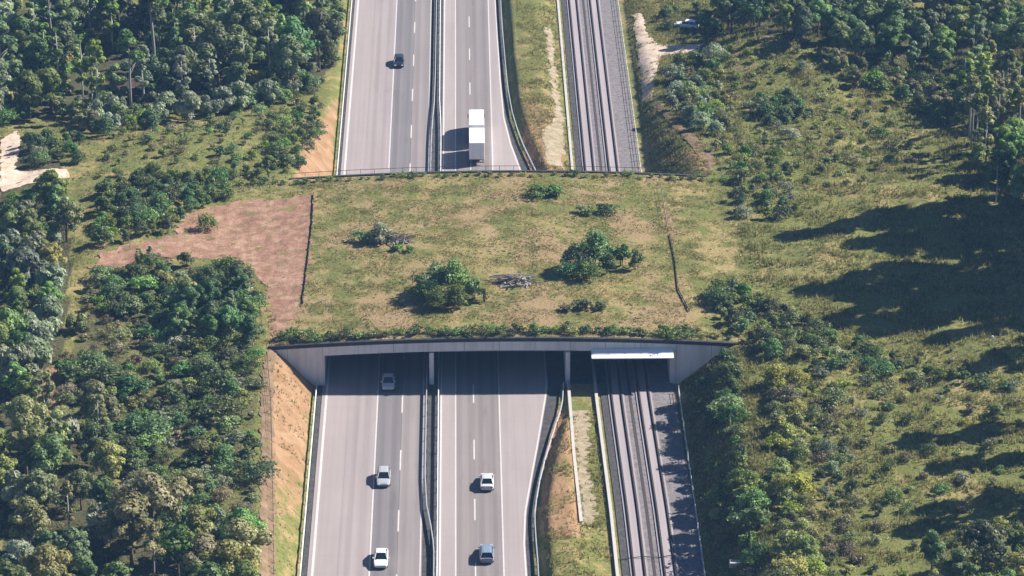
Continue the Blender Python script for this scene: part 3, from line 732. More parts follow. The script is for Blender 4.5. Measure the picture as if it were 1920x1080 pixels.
def proto_spruce(seed, h=10.0, R=2.0, n=2400, size=.2):
    r = np.random.default_rng(seed); k = r.uniform(0, 1, n) ** 1.35
    tier = np.floor(k * 16) / 16 + r.uniform(0, .035, n); rad = R * (1 - tier) * r.uniform(.15, 1.05, n) ** .6
    a = r.uniform(0, 6.28, n); z = h * (.06 + .94 * tier) - rad * .38
    C = np.stack([np.cos(a) * rad, np.sin(a) * rad, z], -1); N = np.stack([np.cos(a) * .6, np.sin(a) * .6, np.full(n, .8)], -1) + rand_dir(r, n) * .5
    N /= np.linalg.norm(N, axis=1, keepdims=True); V, F = leaf_quads(C, N, size, r, .7)
    mb = MB().tube([(0, 0, -.2), (0, 0, h * .5), (0, 0, h * .98)], [h * .016, h * .01, h * .002], 6); limbs(mb, r, h * .1, h * .5, 6, R * .5, h * .004)
    return crown_mesh('crown', V, F, np.repeat(r.uniform(0, 1, n), 4)), mb.mesh('trunk', True), h
def proto_willow(seed, h=6.0, R=2.7, n=3000, size=.24):
    r = np.random.default_rng(seed); lobes = []
    for i in range(16):
        d = rand_dir(r, 1)[0]; f = r.uniform(.4, .8); lobes.append((d[0] * R * f, d[1] * R * f, h * .52 + d[2] * h * .33, R * r.uniform(.25, .42)))
    V, F, tn = lobes_cloud(r, lobes, n, size, .65, .35, 1.7, True)
    mb = MB()
    for i in range(4):
        a = i * 1.6 + r.uniform(0, .6); mb.tube([(math.cos(a) * .12, math.sin(a) * .12, -.2), (math.cos(a) * .5, math.sin(a) * .5, h * .3), (math.cos(a) * 1.2, math.sin(a) * 1.2, h * .7)], [h * .016, h * .012, h * .004], 5)
    return crown_mesh('crown', V, F, tn), mb.mesh('trunk', True), h
def proto_shrub(seed, h=2.5, R=1.6, n=850, size=.15, lob=11):
    r = np.random.default_rng(seed); lobes = []
    for i in range(lob):
        a = r.uniform(0, 6.28); f = r.uniform(.1, .72) ; lr = R * r.uniform(.28, .46)
        zz = h * r.uniform(.25, .80) * (1.1 - .5 * f); lobes.append((math.cos(a) * R * f, math.sin(a) * R * f, max(zz, lr * .5), min(lr, h * .42)))
    for i in range(6):
        a = r.uniform(0, 6.28); f = r.uniform(.5, 1.05); lobes.append((math.cos(a) * R * f, math.sin(a) * R * f, h * r.uniform(.3, .95) * (1.15 - .5 * f), R * r.uniform(.08, .18)))
    V, F, tn = lobes_cloud(r, lobes, n, size, .6, .3)
    mb = MB()
    for i in range(5):
        a = i * 1.26 + r.uniform(0, .5); mb.tube([(math.cos(a) * .06, math.sin(a) * .06, -.25), (math.cos(a) * R * .25, math.sin(a) * R * .25, h * .4), (math.cos(a) * R * .5, math.sin(a) * R * .5, h * .78)], [.045, .035, .012], 4)
    tr = mb.v; F2 = np.array([f for f in mb.f if len(f) == 4]) + len(V)
    V2 = np.concatenate([V, np.array([tuple(p) for p in tr])]); FF = np.concatenate([F, F2])
    me = np_mesh('shrub', V2, FF, {'tint': np.concatenate([tn, np.full(len(tr), .2)])})
    me.polygons.foreach_set('material_index', np.concatenate([np.zeros(len(F), np.int32), np.ones(len(F2), np.int32)]))
    return me, None, h
PROTO = {
    'broad': [proto_broad(100 + i, 10, (3.1, 4.3, 2.5, 3.7, 2.9, 4.0, 2.2, 3.4, 3.8)[i], 4600, .23, (.12, .25, .1, .2, .3, .16, .12, .22, .1)[i]) for i in range(9)],
    'birch': [proto_birch(200 + i, 12, 1.7 + .3 * (i % 3)) for i in range(4)],
    'pine': [proto_pine(300 + i) for i in range(3)],
    'spruce': [proto_spruce(400 + i) for i in range(3)],
    'willow': [proto_willow(500 + i) for i in range(4)],
    'bigshrub': [proto_shrub(600 + i, 3.2, (1.5, 2.0, 2.4, 1.8, 2.2, 1.3, 2.6)[i], 1700, .14, (9, 14, 20, 12, 18, 8, 16)[i]) for i in range(7)],
    'shrub': [proto_shrub(650 + i, 2.2, (1.1, 1.5, 1.9, 1.3, 1.7, 1.0, 2.0)[i], 950, .12, (7, 11, 16, 9, 13, 6, 15)[i]) for i in range(7)],
    'low': [proto_shrub(700 + i, 1.1, (.8, 1.0, 1.4, .9, 1.2, 1.6)[i], 480, .10, (6, 8, 13, 7, 10, 15)[i]) for i in range(6)],
    'tall': [proto_broad(800 + i, 24, 5.2, 6500, .38, .18) for i in range(3)],
}
for k in PROTO:
    for a, c_, h in PROTO[k]:
        a.materials.append(LEAF['green'])
        (c_ if c_ else a).materials.append(M_BARK)
BARKS = {'birch': M_BARK_BIRCH, 'pine': M_BARK_GREY, 'willow': M_BARK_GREY}
HALFR = {'broad': .38, 'birch': .17, 'pine': .2, 'spruce': .2, 'willow': .45, 'bigshrub': .65, 'shrub': .7, 'low': .9, 'tall': .22}
PLANTS = []
def plant(kind, colr, x, y, h, name, wide=1.0, z=None, sink=0.0):
    crown, trunk, ph = random.choice(PROTO[kind]); s = h / ph
    sx = s * wide * random.uniform(.88, 1.15); sy = s * wide * random.uniform(.88, 1.15)
    z = (float(zt(x, y)) if z is None else z) - sink
    rz = random.uniform(0, 6.28)
    if trunk is None:
        root = link(name, crown, None, None, (x, y, z), rz)
        root.material_slots[0].link = 'OBJECT'; root.material_slots[0].material = LEAF[colr]
    else:
        root = empty(name, (x, y, z), rz)
        co = link('crown', crown, None, root); co.material_slots[0].link = 'OBJECT'; co.material_slots[0].material = LEAF[colr]
        to = link('trunk', trunk, None, root)
        if kind in BARKS: to.material_slots[0].link = 'OBJECT'; to.material_slots[0].material = BARKS[kind]
    root.scale = (sx, sy, s)
    PLANTS.append(root); return root
def scatter(P, gap, seed, tries=None):
    r = np.random.default_rng(seed); A = np.array(P); lo, hi = A.min(0), A.max(0); out = []; cell = {}
    area = (hi - lo).prod()
    for _ in range(int(tries or area / gap ** 2 * 9)):
        p = r.uniform(lo, hi)
        if not inside(P, np.array([p[0]]), np.array([p[1]]))[0]: continue
        k = (int(p[0] // gap), int(p[1] // gap)); g = gap * r.uniform(.8, 1.15)
        if any((p[0] - q_[0]) ** 2 + (p[1] - q_[1]) ** 2 < g * g for i in (-1, 0, 1) for j in (-1, 0, 1) for q_ in cell.get((k[0] + i, k[1] + j), ())): continue
        cell.setdefault(k, []).append(p); out.append((float(p[0]), float(p[1])))
    return out
ORD = ['first', 'second', 'third', 'fourth', 'fifth', 'sixth', 'seventh', 'eighth', 'ninth', 'tenth', 'eleventh', 'twelfth', 'thirteenth', 'fourteenth', 'fifteenth', 'sixteenth', 'seventeenth', 'eighteenth', 'nineteenth', 'twentieth']
TENS = {2: 'twenty', 3: 'thirty', 4: 'forty', 5: 'fifty', 6: 'sixty', 7: 'seventy', 8: 'eighty'}
def ordinal(i):
    if i < 20: return ORD[i]
    a, c = divmod(i + 1, 10)
    return (TENS[a][:-1] + 'ieth') if c == 0 else TENS[a] + '-' + ORD[c - 1]
LOOK = {'green': 'green', 'dark': 'dark green', 'blue': 'bluish green', 'olive': 'olive green', 'light': 'yellow-green', 'silver': 'silvery', 'brown': 'brownish'}
KINDN = {'broad': 'broadleaf_tree', 'birch': 'slender_tree', 'pine': 'pine_tree', 'spruce': 'spruce_tree', 'willow': 'willow_bush', 'bigshrub': 'large_shrub', 'shrub': 'shrub', 'low': 'low_shrub', 'tall': 'tall_tree'}
NOUN = {'broad': 'round tree', 'birch': 'slender tree', 'pine': 'pine', 'spruce': 'spruce', 'willow': 'willow bush', 'bigshrub': 'large shrub', 'shrub': 'shrub', 'low': 'low shrub', 'tall': 'tall tree'}
CAT = {'broad': 'tree', 'birch': 'tree', 'pine': 'tree', 'spruce': 'tree', 'tall': 'tree'}
def region(P, gap, types, seed, where, group, rows=1, avoid=(), wide=1.0, pts=None, nrow=None, pre=''):
    """types: list of (weight, kind, colour, hmin, hmax)"""
    random.seed(seed); pts = pts or scatter(P, gap, seed)
    pts = [p for p in pts if not any(inside(a, np.array([p[0]]), np.array([p[1]]))[0] for a in avoid)]
    made = []
    for x, y in pts:
        w, kind, colr, h0, h1 = random.choices(types, [q_[0] for q_ in types])[0]
        o = plant(kind, colr, x, y, random.uniform(h0, h1), (pre + '_shrub' if pre and kind in ('low', 'shrub', 'bigshrub') else KINDN[kind]), wide)
        made.append((to_px(*o.location), o, kind, colr))
    # every plant gets its place in a row of its own region
    made.sort(key=lambda q_: -q_[1].location.y)
    n = len(made); per = nrow or max(1, math.ceil(n / rows))
    chunks = [made[i:i + per] for i in range(0, n, per)]
    for ci, ch in enumerate(chunks):
        ch.sort(key=lambda q_: q_[0][0])
        row = '' if len(chunks) == 1 else ordinal(ci) + ' row of '
        for i, (_, o, kind, colr) in enumerate(ch):
            tag(o, f'{LOOK[colr]} {NOUN[kind]}, {ordinal(i)} from left, {row}{where}', CAT.get(kind, 'bush'), group)
    return [q_[1] for q_ in made]

VISTA = poly([(0, 235), (145, 235), (145, 398), (40, 400), (0, 430)]); OPEN = poly([(1180, 0), (1350, 0), (1350, 120), (1180, 120)]); CARSPOT = poly([(1262, 30), (1320, 30), (1320, 80), (1262, 80)])
HOLLOW = poly([(125, 95), (285, 95), (285, 185), (125, 190)])
# wood, upper left
region(W_TL, 4.5, [(3, 'birch', 'green', 10, 14), (1.5, 'birch', 'silver', 9, 13), (2.5, 'broad', 'dark', 8, 12), (2, 'broad', 'green', 7, 11), (1, 'pine', 'blue', 14, 18), (1, 'broad', 'blue', 7, 10)], 11,
       'the upper left wood', 'trees of the upper left wood', 8, (HOLLOW,))
region(poly([(95, 215), (200, 262), (330, 232), (480, 208), (600, 172), (598, 150), (470, 190), (300, 210), (200, 225)]), 3.0,
       [(3, 'willow', 'silver', 3.2, 5.5), (2, 'willow', 'olive', 3, 4.5), (2, 'bigshrub', 'green', 2.5, 4), (1, 'bigshrub', 'blue', 2.5, 4)], 12, 'the upper left wood edge', 'bushes edging the upper left wood', 2, pre='wood_edge')
region(W_TL, 3.6, [(3, 'bigshrub', 'green', 2.2, 3.8), (2, 'bigshrub', 'dark', 2.2, 3.6), (1, 'bigshrub', 'silver', 2, 3.2), (1, 'willow', 'olive', 3, 4.5)], 51, 'the upper left undergrowth', 'undergrowth of the upper left wood', 8, (HOLLOW,), pre='undergrowth')
# left edge of the picture
region(poly([(0, 262), (105, 275), (120, 345), (135, 475), (0, 490)]), 3.4, [(3, 'broad', 'green', 4.5, 7), (2, 'broad', 'dark', 5, 8), (2, 'willow', 'silver', 3.5, 5), (2, 'bigshrub', 'blue', 2.5, 4)], 13,
       'the copse by pale track', 'copse by the pale left track', 4, (SANDY_L, VISTA))
region(poly([(0, 500), (105, 505), (92, 640), (66, 700), (65, 790), (0, 790)]), 3.6, [(3, 'willow', 'silver', 4.5, 7), (2, 'broad', 'green', 5, 7.5), (1, 'broad', 'olive', 5, 7), (1.5, 'bigshrub', 'green', 3, 4)], 14,
       'the silvery copse at left', 'silvery copse at the left edge', 4, (LEDGE,))
region(poly([(0, 800), (185, 815), (212, 1000), (300, 1010), (455, 1030), (475, 1200), (0, 1200)]), 4.7, [(3, 'broad', 'olive', 6, 10.5), (2, 'broad', 'dark', 5, 10), (2, 'broad', 'green', 5, 9), (1, 'willow', 'silver', 4, 6.5), (1, 'birch', 'olive', 7, 10), (.7, 'pine', 'olive', 9, 12)], 15,
       'the lower left wood', 'trees of the lower left wood', 6)
region(poly([(52, 268), (150, 262), (150, 314), (52, 314)]), 2.3, [(2, 'bigshrub', 'dark', 1.8, 2.8), (2, 'bigshrub', 'blue', 1.8, 3.0), (2, 'shrub', 'silver', 1.4, 2.2)], 53, 'bushes above the pale track', 'bushes above the pale left track', 2, (SANDY_L,), pre='track_side')
region(poly([(0, 378), (135, 352), (140, 400), (0, 432)]), 2.2, [(3, 'shrub', 'green', 1.0, 2.0), (2, 'low', 'olive', .8, 1.4), (2, 'shrub', 'blue', 1.0, 2.0)], 54, 'bushes below the pale track', 'bushes below the pale left track', 2, (SANDY_L,), pre='track_side')
# thicket between wood and motorway
SPARSE = poly([(150, 590), (265, 590), (275, 690), (135, 700)])
region(W_TH, 2.5, [(3, 'shrub', 'green', 1.4, 2.6), (3, 'bigshrub', 'dark', 1.8, 3.4), (3, 'bigshrub', 'blue', 1.8, 3.6), (2, 'shrub', 'olive', 1.0, 2.0), (1.5, 'shrub', 'silver', 1.2, 2.4), (1, 'shrub', 'brown', .9, 1.8), (.8, 'willow', 'olive', 2.4, 3.6)], 16,
       'the foot trail thicket', 'shrub thicket beside the foot trail', 15, (SPARSE, TRACK, TRAIL), 1.32, pre='thicket')
region(SPARSE, 2.6, [(3, 'low', 'brown', .8, 1.4), (2, 'low', 'olive', .8, 1.4)], 17, 'the sparse thicket patch', 'low shrubs of the sparse thicket patch', 3, pre='thicket')
region(poly([(330, 570), (465, 560), (478, 660), (330, 660)]), 3.6, [(2, 'broad', 'blue', 4.5, 6.0), (1, 'broad', 'dark', 4, 5.5)], 18, 'the clump below the track', 'dark clump below the dirt track', 2)
# slope above the dirt track
region(poly([(178, 352), (270, 335), (430, 335), (418, 386), (335, 430), (270, 448), (190, 462)]), 2.2, [(3, 'shrub', 'green', 1.6, 2.8), (2, 'bigshrub', 'dark', 2, 3.2), (2, 'bigshrub', 'blue', 2, 3)], 19, 'the scrub above the track', 'scrub above the dirt track', 4, (TRACK,), pre='slope')
region(HILL_L, 3.0, [(4, 'low', 'olive', .6, 1.3), (2, 'low', 'green', .7, 1.4), (2, 'shrub', 'green', 1, 2), (1, 'shrub', 'blue', 1.2, 2.2), (1, 'low', 'brown', .6, 1.2)], 20, 'the upper left knoll', 'scattered shrubs of the grassy knoll', 5, pre='knoll')
region(poly([(500, 235), (590, 190), (600, 265), (560, 318), (430, 352), (420, 338), (520, 300)]), 2.4, [(2, 'shrub', 'dark', 1.4, 2.4), (2, 'shrub', 'green', 1.2, 2.4)], 21, 'bushes left of far portal', 'bushes left of the far portal', 3, pre='slope')
# hedges inside both parapets
random.seed(5)
hp = [(x + random.uniform(-.3, .3), YN + 1.5 + random.uniform(-.3, .9)) for x in np.arange(-27, 38.5, 1.15)]
region(None, 0, [(3, 'low', 'green', .8, 1.4), (2, 'low', 'dark', .8, 1.6), (2, 'low', 'light', .6, 1.1), (1, 'low', 'olive', .6, 1.2)], 22, 'the hedge on the near parapet', 'hedge on the near parapet', 1, pts=hp, pre='hedge')
hp = [(x + random.uniform(-.3, .3), YF - 1.5 + random.uniform(-.9, .3)) for x in np.arange(-40, 42, 1.7)]
region(None, 0, [(3, 'low', 'dark', .4, .95), (3, 'low', 'green', .4, .9), (2, 'low', 'light', .4, .8)], 23, 'the hedge on the far parapet', 'hedge on the far parapet', 1, pts=hp, pre='hedge')
# bushes growing on the deck
def one(px, py, kind, colr, h, label, wide=1.0, name=None, cat='bush', group='bushes on the overpass'):
    x, y, z = at(px, py); o = plant(kind, colr, x, y, h, name or KINDN[kind], wide); tag(o, label, cat, group); return o
random.seed(77)
one(1005, 366, 'low', 'dark', 1.6, 'dark low bush nearest the far parapet, left one of two', 1.5)
one(1045, 366, 'low', 'blue', 1.7, 'dark low bush nearest the far parapet, right one of two', 1.5)
one(1100, 401, 'low', 'blue', 1.3, 'flat bush on the deck below the far parapet bushes, darker one', 1.5)
one(1138, 401, 'low', 'dark', 1.5, 'flat bush on the deck below the far parapet bushes, rightmost one', 1.3)
one(1062, 516, 'bigshrub', 'blue', 3.0, 'bluish bush at left end of the big clump right of centre', .8)
one(1085, 508, 'bigshrub', 'blue', 4.4, 'tall bush left of middle in the big clump right of centre', .85)
one(1112, 498, 'bigshrub', 'blue', 5.4, 'tallest bush in the big clump right of the deck centre', .9)
one(1100, 522, 'bigshrub', 'dark', 3.2, 'dark front bush of the big clump right of centre', .9)
one(1138, 512, 'bigshrub', 'blue', 3.8, 'middle bush of the big clump right of centre', .85)
one(1165, 498, 'bigshrub', 'blue', 4.2, 'dense bush towards the right end of the big clump', .8)
one(1190, 505, 'bigshrub', 'dark', 3.4, 'bush closing the big clump at its right end', .8)
one(795, 560, 'bigshrub', 'dark', 4.2, 'dark bush at left end of the square clump near parapet', .8)
one(820, 545, 'bigshrub', 'blue', 4.6, 'bluish bush at the back left of the square clump', .8)
one(850, 548, 'bigshrub', 'green', 5.2, 'tallest green bush of the square clump on the deck', .8)
one(825, 574, 'bigshrub', 'dark', 3.6, 'dark bush in front left of the square clump', .8)
one(860, 574, 'bigshrub', 'dark', 3.4, 'dark bush in front right of the square clump', .85)
one(888, 562, 'bigshrub', 'green', 3.8, 'green bush at the right of the square clump', .8)
one(908, 566, 'shrub', 'light', 2.6, 'yellowish bush beside the grey brushwood heap', .8)
one(1058, 583, 'low', 'brown', 1.2, 'brownish low bush at the left of the flat near clump', 1.4)
one(1095, 581, 'low', 'blue', 1.6, 'flat green bush in the middle of the near clump', 1.4)
one(1130, 580, 'low', 'dark', 1.3, 'flat dark bush at the right of the near clump', 1.3)
one(714, 452, 'bigshrub', 'silver', 3.3, 'pale silvery bush beside the dead wood heap', 1.0)
one(688, 452, 'low', 'blue', 1.5, 'bluish bush on the left of the pale silvery bush', 1.4)
one(742, 470, 'low', 'green', 1.2, 'low green bush in front of the dead wood heap', 1.3)
one(765, 472, 'low', 'blue', 1.0, 'small bluish bush to the right in front of dead wood heap', 1.2)
one(388, 432, 'shrub', 'green', 2.6, 'single green bush standing on the red dirt track', 1.0, None, 'bush', None)
one(290, 158, 'pine', 'dark', 19, 'tall pine with long bare trunk beside the brown shelter', 1.1, None, 'tree', None)
one(262, 505, 'birch', 'green', 3.4, 'young tree at left of a group of three below the dirt track', 1.2, None, 'tree', None)
one(282, 503, 'birch', 'blue', 3.6, 'middle young tree of three below the dirt track', 1.1, None, 'tree', None)
one(300, 508, 'shrub', 'green', 2.2, 'bush at right end of three young plants below the dirt track', .9, None, 'bush', None)
# right of the deck
region(poly([(1335, 555), (1400, 550), (1470, 590), (1560, 632), (1555, 680), (1470, 680), (1400, 655), (1345, 600)]), 2.1, [(3, 'bigshrub', 'green', 1.8, 3.0), (3, 'bigshrub', 'dark', 1.8, 3.0), (2, 'shrub', 'olive', 1.4, 2.4)], 31,
       'bushes right of near portal', 'bushes right of the near portal', 4, pre='portal')
region(poly([(1452, 710), (1492, 710), (1508, 860), (1532, 1110), (1470, 1110), (1452, 860)]), 2.0, [(5, 'bigshrub', 'light', 2.0, 3.8), (2, 'bigshrub', 'olive', 1.8, 3.2), (2, 'shrub', 'light', 1.4, 2.2)], 32,
       'the light bank-top hedge', 'light hedge atop the right bank', 6, pre='hedgerow')
region(poly([(1510, 690), (1565, 700), (1590, 860), (1610, 1090), (1560, 1090), (1530, 860)]), 2.3, [(3, 'shrub', 'dark', 1.4, 2.4), (2, 'shrub', 'silver', 1.2, 2.2), (2, 'low', 'brown', .8, 1.4), (1, 'low', 'light', .8, 1.4)], 33,
       'shrubs behind the light hedge', 'dark shrubs behind the light hedge', 5, pre='hedgerow')
region(poly([(1560, 655), (1920, 650), (1960, 1100), (1620, 1100), (1590, 850)]), 3.7, [(4, 'low', 'olive', .6, 1.4), (2, 'shrub', 'green', 1.0, 2.0), (3, 'low', 'light', .6, 1.3), (1, 'shrub', 'dark', 1.2, 2.4), (1, 'low', 'silver', .7, 1.3)], 34,
       'the lower right meadow', 'scattered shrubs of the lower right meadow', 8, pre='meadow')
region(poly([(1600, 640), (1740, 690), (1900, 720), (1900, 740), (1700, 715), (1580, 690)]), 2.6, [(3, 'shrub', 'blue', 1.4, 2.4), (2, 'shrub', 'dark', 1.4, 2.2)], 35, 'the right meadow shrub line', 'shrub line across the right meadow', 1, pre='meadow')
bank = scatter([(TR + 1.5, 385), (TR + 6.5, 385), (TR + 6.5, 447), (TR + 1.5, 447)], 3.1, 36)
region(None, 0, [(.5, 'spruce', 'dark', 1.8, 3.0), (3, 'shrub', 'dark', 1.0, 2.2), (2, 'low', 'blue', .8, 1.5), (2, 'shrub', 'green', 1, 2.2), (1, 'low', 'brown', .6, 1.2)], 36, 'the shaded railway bank', 'plants of the shaded railway bank', 3, pts=bank, pre='bank')
crest = [(TR + 5.8 + random.uniform(-.8, .8), y) for y in np.arange(388, 446, 2.5) + np.random.default_rng(9).uniform(-.9, .9, 24)]
region(None, 0, [(1, 'spruce', 'dark', 2.6, 4.2), (2, 'bigshrub', 'dark', 2.0, 3.8), (2, 'bigshrub', 'green', 1.8, 3.4)], 37, 'the row topping the railway bank', 'bushes topping the railway bank', 1, wide=1.15, pts=crest, pre='bank')
region(poly([(1365, 362), (1420, 350), (1500, 372), (1495, 410), (1390, 412)]), 2.4, [(2, 'bigshrub', 'green', 1.8, 2.8), (2, 'shrub', 'silver', 1.5, 2.4), (1, 'shrub', 'dark', 1.5, 2.4)], 38, 'bushes right of far hedge', 'bushes right of the far hedge', 2, pre='slope')
region(poly([(1256, 130), (1345, 105), (1370, 220), (1350, 290), (1260, 210)]), 2.5, [(3, 'bigshrub', 'silver', 2, 3.2), (2, 'bigshrub', 'green', 2, 3.4), (1, 'shrub', 'brown', 1.4, 2.4), (1, 'shrub', 'olive', 1.4, 2.6)], 39,
       'the scrub beside the sandy track', 'scrub beside the sandy track', 5, pre='scrub')
region(poly([(1360, 90), (1540, 110), (1700, 220), (1720, 300), (1600, 350), (1400, 345), (1370, 260)]), 3.2, [(4, 'low', 'olive', .6, 1.4), (3, 'low', 'light', .6, 1.2), (3, 'low', 'green', .7, 1.4), (2, 'shrub', 'green', 1, 2.0), (1.5, 'shrub', 'silver', 1, 2)], 40,
       'the right hillside', 'scattered shrubs of the right hillside', 7, pre='hillside')
region(poly([(1415, 195), (1480, 185), (1510, 225), (1440, 240)]), 2.4, [(2, 'bigshrub', 'blue', 2.2, 3.4), (2, 'bigshrub', 'dark', 2, 3.2)], 41, 'the right hillside clump', 'dark clump on the right hillside', 1, pre='hillside')
region(poly([(1360, 285), (1470, 275), (1480, 340), (1380, 345)]), 2.6, [(3, 'shrub', 'olive', 1.4, 2.4), (2, 'shrub', 'green', 1.4, 2.6)], 42, 'bushes above far hedge corner', 'bushes above the far hedge corner', 2, pre='hillside')
region(W_TR, 4.4, [(3, 'broad', 'dark', 6, 10), (2, 'broad', 'green', 6, 9), (2, 'broad', 'blue', 6, 9), (1, 'birch', 'green', 8, 11)], 43, 'the upper right wood', 'trees of the upper right wood', 8, (OPEN,))
region(poly([(1238, 22), (1345, 22), (1345, 70), (1250, 66)]), 3.0, [(2, 'bigshrub', 'dark', 1.8, 2.8), (2, 'bigshrub', 'blue', 1.8, 2.8), (1, 'shrub', 'green', 1.4, 2.2)], 52, 'bushes beside the parked car', 'bushes beside the parked white car', 2, (CARSPOT,), pre='wood_edge')
region(poly([(1560, 120), (1720, 150), (1810, 170), (1800, 250), (1700, 200), (1600, 165)]), 2.9, [(2, 'bigshrub', 'green', 2.2, 3.6), (2, 'bigshrub', 'dark', 2.4, 3.8), (1, 'willow', 'olive', 3, 4.5)], 44, 'bushes below upper right wood', 'bushes below the upper right wood', 3, pre='wood_edge')
region(poly([(1790, 175), (1960, 170), (1960, 400), (1870, 385), (1800, 300)]), 3.7, [(3, 'birch', 'olive', 8, 12), (2, 'birch', 'green', 8, 12), (1, 'pine', 'olive', 10, 13), (2, 'broad', 'green', 6, 8)], 45, 'the right edge trees', 'tall trees at the right edge', 5)
def tip(px, py, h, back=0.0):      # foot of a tree of height h whose shadow ends at that spot
    x, y, z = at(px, py); k = h + z - 6.0; return x + TO_SUN.x / TO_SUN.z * h * .93 + back, y + TO_SUN.y / TO_SUN.z * h * .93
TIPS = [(1488, 425, 37), (1600, 398, 33), (1672, 452, 33), (1530, 527, 37), (1640, 545, 35), (1566, 588, 36), (1690, 585, 34), (1735, 505, 34), (1760, 620, 32), (1745, 420, 32), (1700, 1000, 25), (1690, 835, 27), (1730, 960, 24), (1760, 880, 25), (1800, 700, 28), (1815, 560, 31),
        (1700, 405, 33), (1780, 455, 33), (1850, 430, 32), (1700, 540, 34), (1780, 545, 33), (1860, 510, 32), (1650, 600, 34), (1830, 605, 31), (1740, 575, 33), (1610, 440, 35), (1690, 490, 34), (1600, 535, 36), (1860, 650, 28)]
random.seed(46); made = []
for i, (a_, b_, h_) in enumerate(TIPS):
    x, y = tip(a_, b_ + (18 if b_ < 680 else 0), h_)
    o = plant('tall', 'dark' if i % 3 else 'green', x, y, h_, 'tall_tree', .66); made.append(o)
made.sort(key=lambda q_: -q_.location.y)
for i, o in enumerate(made): tag(o, f'very tall tree of the right wood beyond the meadow, {ordinal(i)} from the back', 'tree', 'tall wood beyond the right meadow')
region(poly([(1730, 1075), (1920, 1040), (1950, 1180), (1720, 1180)]), 4.2, [(2, 'broad', 'olive', 5, 7.5), (2, 'broad', 'dark', 5, 7), (1, 'broad', 'green', 5, 7)], 48, 'the lower right corner', 'trees of the lower right corner', 3)

# ------------------------------------------------------------------ small things
def heap(px, py, name, label, n, L, mat, stones=0, big=()):
    x, y, z = at(px, py); root = empty(name, (x, y, z), 0, label, 'brushwood heap', 'dead wood heaps on the overpass'); r = random.Random(px)
    for i in range(n):
        a = r.uniform(-.5, .5) + (1.57 if i % 4 == 0 else 0); l = L * r.uniform(.4, 1); ox, oy = r.uniform(-L * .35, L * .35), r.uniform(-1.2, 1.2)
        h = max(.06, .9 * (1 - abs(ox) / (L * .5)) * r.uniform(.1, 1)); tilt = r.uniform(-.18, .18)
        dx, dy = math.cos(a) * l / 2, math.sin(a) * l / 2
        build(MB().tube([(ox - dx, oy - dy, max(.05, h - tilt * l)), (ox + .1, oy, h + .05), (ox + dx, oy + dy, max(.05, h + tilt * l))], [r.uniform(.06, .13), .08, .03], 5), 'branch', M_WOOD_PALE if r.random() < mat else M_WOOD, root)
    for i in range(stones):
        sx, sy = r.uniform(-L * .4, L * .4), r.uniform(-1.3, 1.3); q_ = r.uniform(.25, .5)
        mb = MB().loft([[(sx + math.cos(j * 1.047 + k) * q_ * w * r.uniform(.8, 1.15), sy + math.sin(j * 1.047 + k) * q_ * w * r.uniform(.8, 1.15), zz * q_) for j in range(6)] for k, (w, zz) in enumerate(((.9, -.3), (1, .3), (.7, .8), (.3, 1.0)))])
        build(mb, 'stone', M_STONE, root)
    for a, c_ in big: build(MB().tube([a, ((a[0] + c_[0]) / 2, (a[1] + c_[1]) / 2, .3), c_], [.16, .14, .08], 6), 'log', M_WOOD_PALE, root)
heap(745, 452, 'dead_wood_heap', 'dead wood heap with dark branches beside the pale silvery bush', 34, 5.0, .35, 8)
heap(965, 530, 'brushwood_heap', 'grey brushwood heap edged with pale logs beside the yellowish bush', 44, 5.5, .55, 22,
     (((-3.2, 2.3, .2), (2.8, 2.6, .15)), ((-1.8, -2.0, .2), (2.2, -1.2, .15))))
# fences on and beside the overpass
def path_fence(pts, label, name, mat, h=1.3, gap=2.4, rails=(.3, .65, 1.0, 1.25), thick=.05, cat='fence'):
    P = [at(a, c_)[:2] for a, c_ in pts]; P = [tuple(p) for p in resample(P, gap)]
    x0, y0 = P[0]; z0 = float(zt(x0, y0)); root = empty(name, (x0, y0, z0), 0, label, cat)
    pm = MB().box(-thick, thick, -thick, thick, -.3, h).mesh('post'); pm.materials.append(mat)
    for x, y in P: link('post', pm, None, root, (x - x0, y - y0, float(zt(x, y)) - z0))
    for r in rails:
        mb = MB().sweep([(-.02, r - .13), (.02, r - .13), (.02, r + .12), (-.02, r + .12)] if thick > .052 else [(-.012, r - .012), (.012, r - .012), (.012, r + .012), (-.012, r + .012)], [(x - x0, y - y0, float(zt(x, y)) - z0) for x, y in P])
        build(mb, 'fence_rail', mat, root)
    return root
path_fence([(588, 366), (586, 420), (577, 495), (568, 570)], 'dark board fence between red dirt track and deck meadow', 'board_fence', M_WOOD, .5, 2.4, (.24,), .06)
path_fence([(1256, 442), (1266, 490), (1272, 545), (1292, 584)], 'dark board fence on the right side of the deck meadow', 'board_fence', M_WOOD, .45, 2.4, (.22,), .055)
path_fence([(1238, 352), (1246, 400), (1252, 436)], 'pale post fence on the right of the deck near far hedge', 'post_fence', M_WOOD_PALE, 1.0, 2.4, (.5, .9))
path_fence([(500, 660), (508, 760), (511, 900), (513, 1000), (514, 1100)], 'dark wire fence along the foot trail above the orange slope', 'wire_fence', M_WOOD, 1.3, 2.5, (.3, .6, .9, 1.2), .045)
